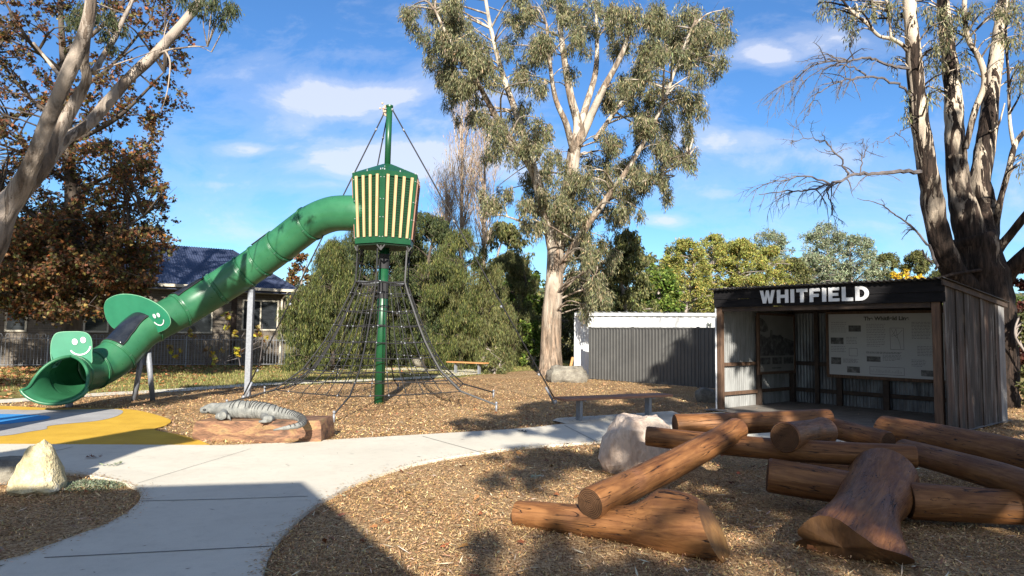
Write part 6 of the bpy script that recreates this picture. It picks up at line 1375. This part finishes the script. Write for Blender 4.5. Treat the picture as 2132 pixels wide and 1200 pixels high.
tg2 = [TG(1150, 1110, .2), TG(1190, 1170, .3), TG(1130, 1190, .3), TG(1340, 1190, .28), TG(1420, 1180, .25), TG(1490, 985, .4), TG(1560, 1010, .4), TG(1640, 1030, .35), TG(1540, 960, .45), TG(1600, 930, .5),  TG(1020, 1105, .16), TG(1040, 1180, .2), 
       TG(1760, 1020, .35), TG(1850, 1000, .35), TG(1800, 1075, .28), TG(1900, 1090, .3), TG(1960, 1120, .3), TG(2030, 1120, .35), TG(2100, 1150, .3), TG(1930, 1180, .25), TG(2060, 1045, .4), TG(1950, 1010, .4), TG(2100, 1080, .3), TG(1590, 1150, .2), TG(1660, 1185, .22), TG(1720, 960, .4), TG(1780, 900, .5)]
def SH(s_, t_, z, r): return (SP(s_, t_, z), r, rs.uniform(-.8, .8))
tg3 = [SH(s_+rs.uniform(-.1, .1), 0, z+rs.uniform(-.08, .08), .36) for s_ in (2.75, 3.15, 3.6, 4.0, 4.4) for z in (.25, .7, 1.15, 1.55, 1.95) if rs.random() < .93]
tg3 += [SH(4.45, t_, z, .42) for t_ in (.5, 1.2, 1.9, 2.6, 3.3) for z in (.4, 1.1, 1.7)] + [SH(4.3, t_, 2.4, .4) for t_ in (.6, 1.5, 2.4)]
tg3 += [SH(2.0, 0, .3, .3), SH(.75, 0, .15, .2), SH(1.1, 1, 2.9, .6), SH(2, 1.5, 2.9, .8), SH(3.3, 1.5, 2.8, .8), SH(1.0, 0, 2.35, .14), SH(2.5, 0, 2.42, .16), SH(3.7, 0, 2.4, .35), SH(4.2, 0, 2.4, .35),
       TG(1640, 905, .5), TG(1900, 960, .4), TG(2010, 960, .4), TG(2110, 985, .4), TG(1850, 925, .4), TG(1740, 885, .5), TG(1960, 930, .5), TG(2070, 930, .5)]
tg3 += [(P(x, y, 22.3), r, rs.uniform(-.5, .5)) for x, y, r in ((1475, 715, .45), (1445, 735, .5), (1475, 760, .6), (1410, 760, .5), (1440, 785, .6), (1375, 775, .4), (1390, 800, .5), (1350, 800, .35), (1480, 800, .6), (1430, 810, .5))]
tg3 += [(P(x, y, YR), r, rs.uniform(-.5, .5)) for x, y, r in ((2000, 600, .5), (2060, 590, .6), (2030, 540, .5), (2090, 540, .5), (1960, 560, .4), (2010, 490, .4), (2060, 470, .4), (1945, 500, .25), (1990, 420, .22), (2110, 470, .4), (1945, 430, .14), (2040, 400, .16), (2120, 590, .5), (1985, 330, .2), (2050, 250, .12), (1985, 230, .2), (1905, 150, .12), (2000, 540, .3))]
shade_tree('gum behind the viewer shading the path bend and middle bench', (8.2, -13.5, 0), tg1, 7.6, 1000, 31)
for (x0, x1, y0, y1, n_, r_, pr) in ((1500, 1760, 940, 1040, 12, .24, 1), (1720, 2140, 900, 1000, 20, .28, 1), (1800, 1930, 960, 1060, 6, .2, 1), (1920, 2140, 1090, 1200, 7, .14, 1), (1560, 1760, 880, 930, 6, .26, 1), (1320, 1560, 1170, 1200, 3, .14, 1)):
    for _ in range(int(n_*1.0)): tg2.append((G(rs.uniform(x0, x1), rs.uniform(y0, y1), .3), r_*rs.uniform(.6, 1.2), rs.uniform(-.8, .8)))
tg2 += [(P(1830, 1010, 5.8), .2, 0), (P(1700, 955, 6.8), .3, 0), (P(1600, 950, 7.0), .25, 0), (P(1800, 940, 6.9), .25, 0), (P(1560, 985, 6.5), .22, 0), (P(1930, 990, 6.2), .22, 0), (P(2050, 1000, 6.0), .22, 0), (P(1880, 905, 7.9), .25, 0), (P(1850, 975, 6.1), .26, 0), (P(1900, 1000, 6.0), .2, .3), (P(1780, 1000, 6.1), .14, 0), (P(1960, 940, 7.2), .3, 0), (P(2080, 965, 6.8), .25, 0), (P(1660, 1000, 6.3), .22, 0), (P(1740, 1010, 6.2), .2, 0), (P(1560, 875, 8), .22, 0), (P(1700, 905, 7), .22, 0), (P(2000, 1045, 5.8), .14, 0), (P(1780, 930, 6.7), .2, 0), (P(1860, 1060, 5.5), .12, 0)]
shade_tree('gum behind the viewer shading the climbing logs', (6.6, -10.5, 0), tg2, 7.0, 850, 32)
shade_tree('gum behind the viewer shading the WHITFIELD shed', (12.2, -7.5, 0), tg3, 7.8, 1500, 33)

# shade over the left of the place: unseen gums behind the viewer, leaf clumps placed to cast it
tg4 = [(P(x, y, Y), r, rs.uniform(-1.5, 1.5)) for x, y, Y, r in [(x, y, 26, rs.uniform(.8, 1.3)) for x in range(-60, 420, 95) for y in (600, 680)]+[(x, y, 21, rs.uniform(.5, .9)) for x in range(-60, 330, 95) for y in (450, 570, 640)]+[(x, 790, 20, .9) for x in (-80, 20, 110)]+[(x, y, 20, .6) for x, y in ((60, 60), (200, 200), (300, 120), (90, 280))]]
shade_tree('broad gum behind the viewer shading the brick building and autumn tree', (-16, -12, 0), tg4, 8.5, 800, 41)
tg5 = [(P(x, y, YL), r, rs.uniform(-.8, .8)) for x, y, r in ((20, 480, .3), (60, 380, .25), (110, 330, .2), (90, 260, .18), (150, 220, .2), (130, 140, .22), (185, 60, .25), (0, 560, .35), (190, 130, .15))]
shade_tree('slender gum behind the viewer dappling the leaning gum limbs', (-13.5, -14, 0), tg5, 5.5, 900, 42)
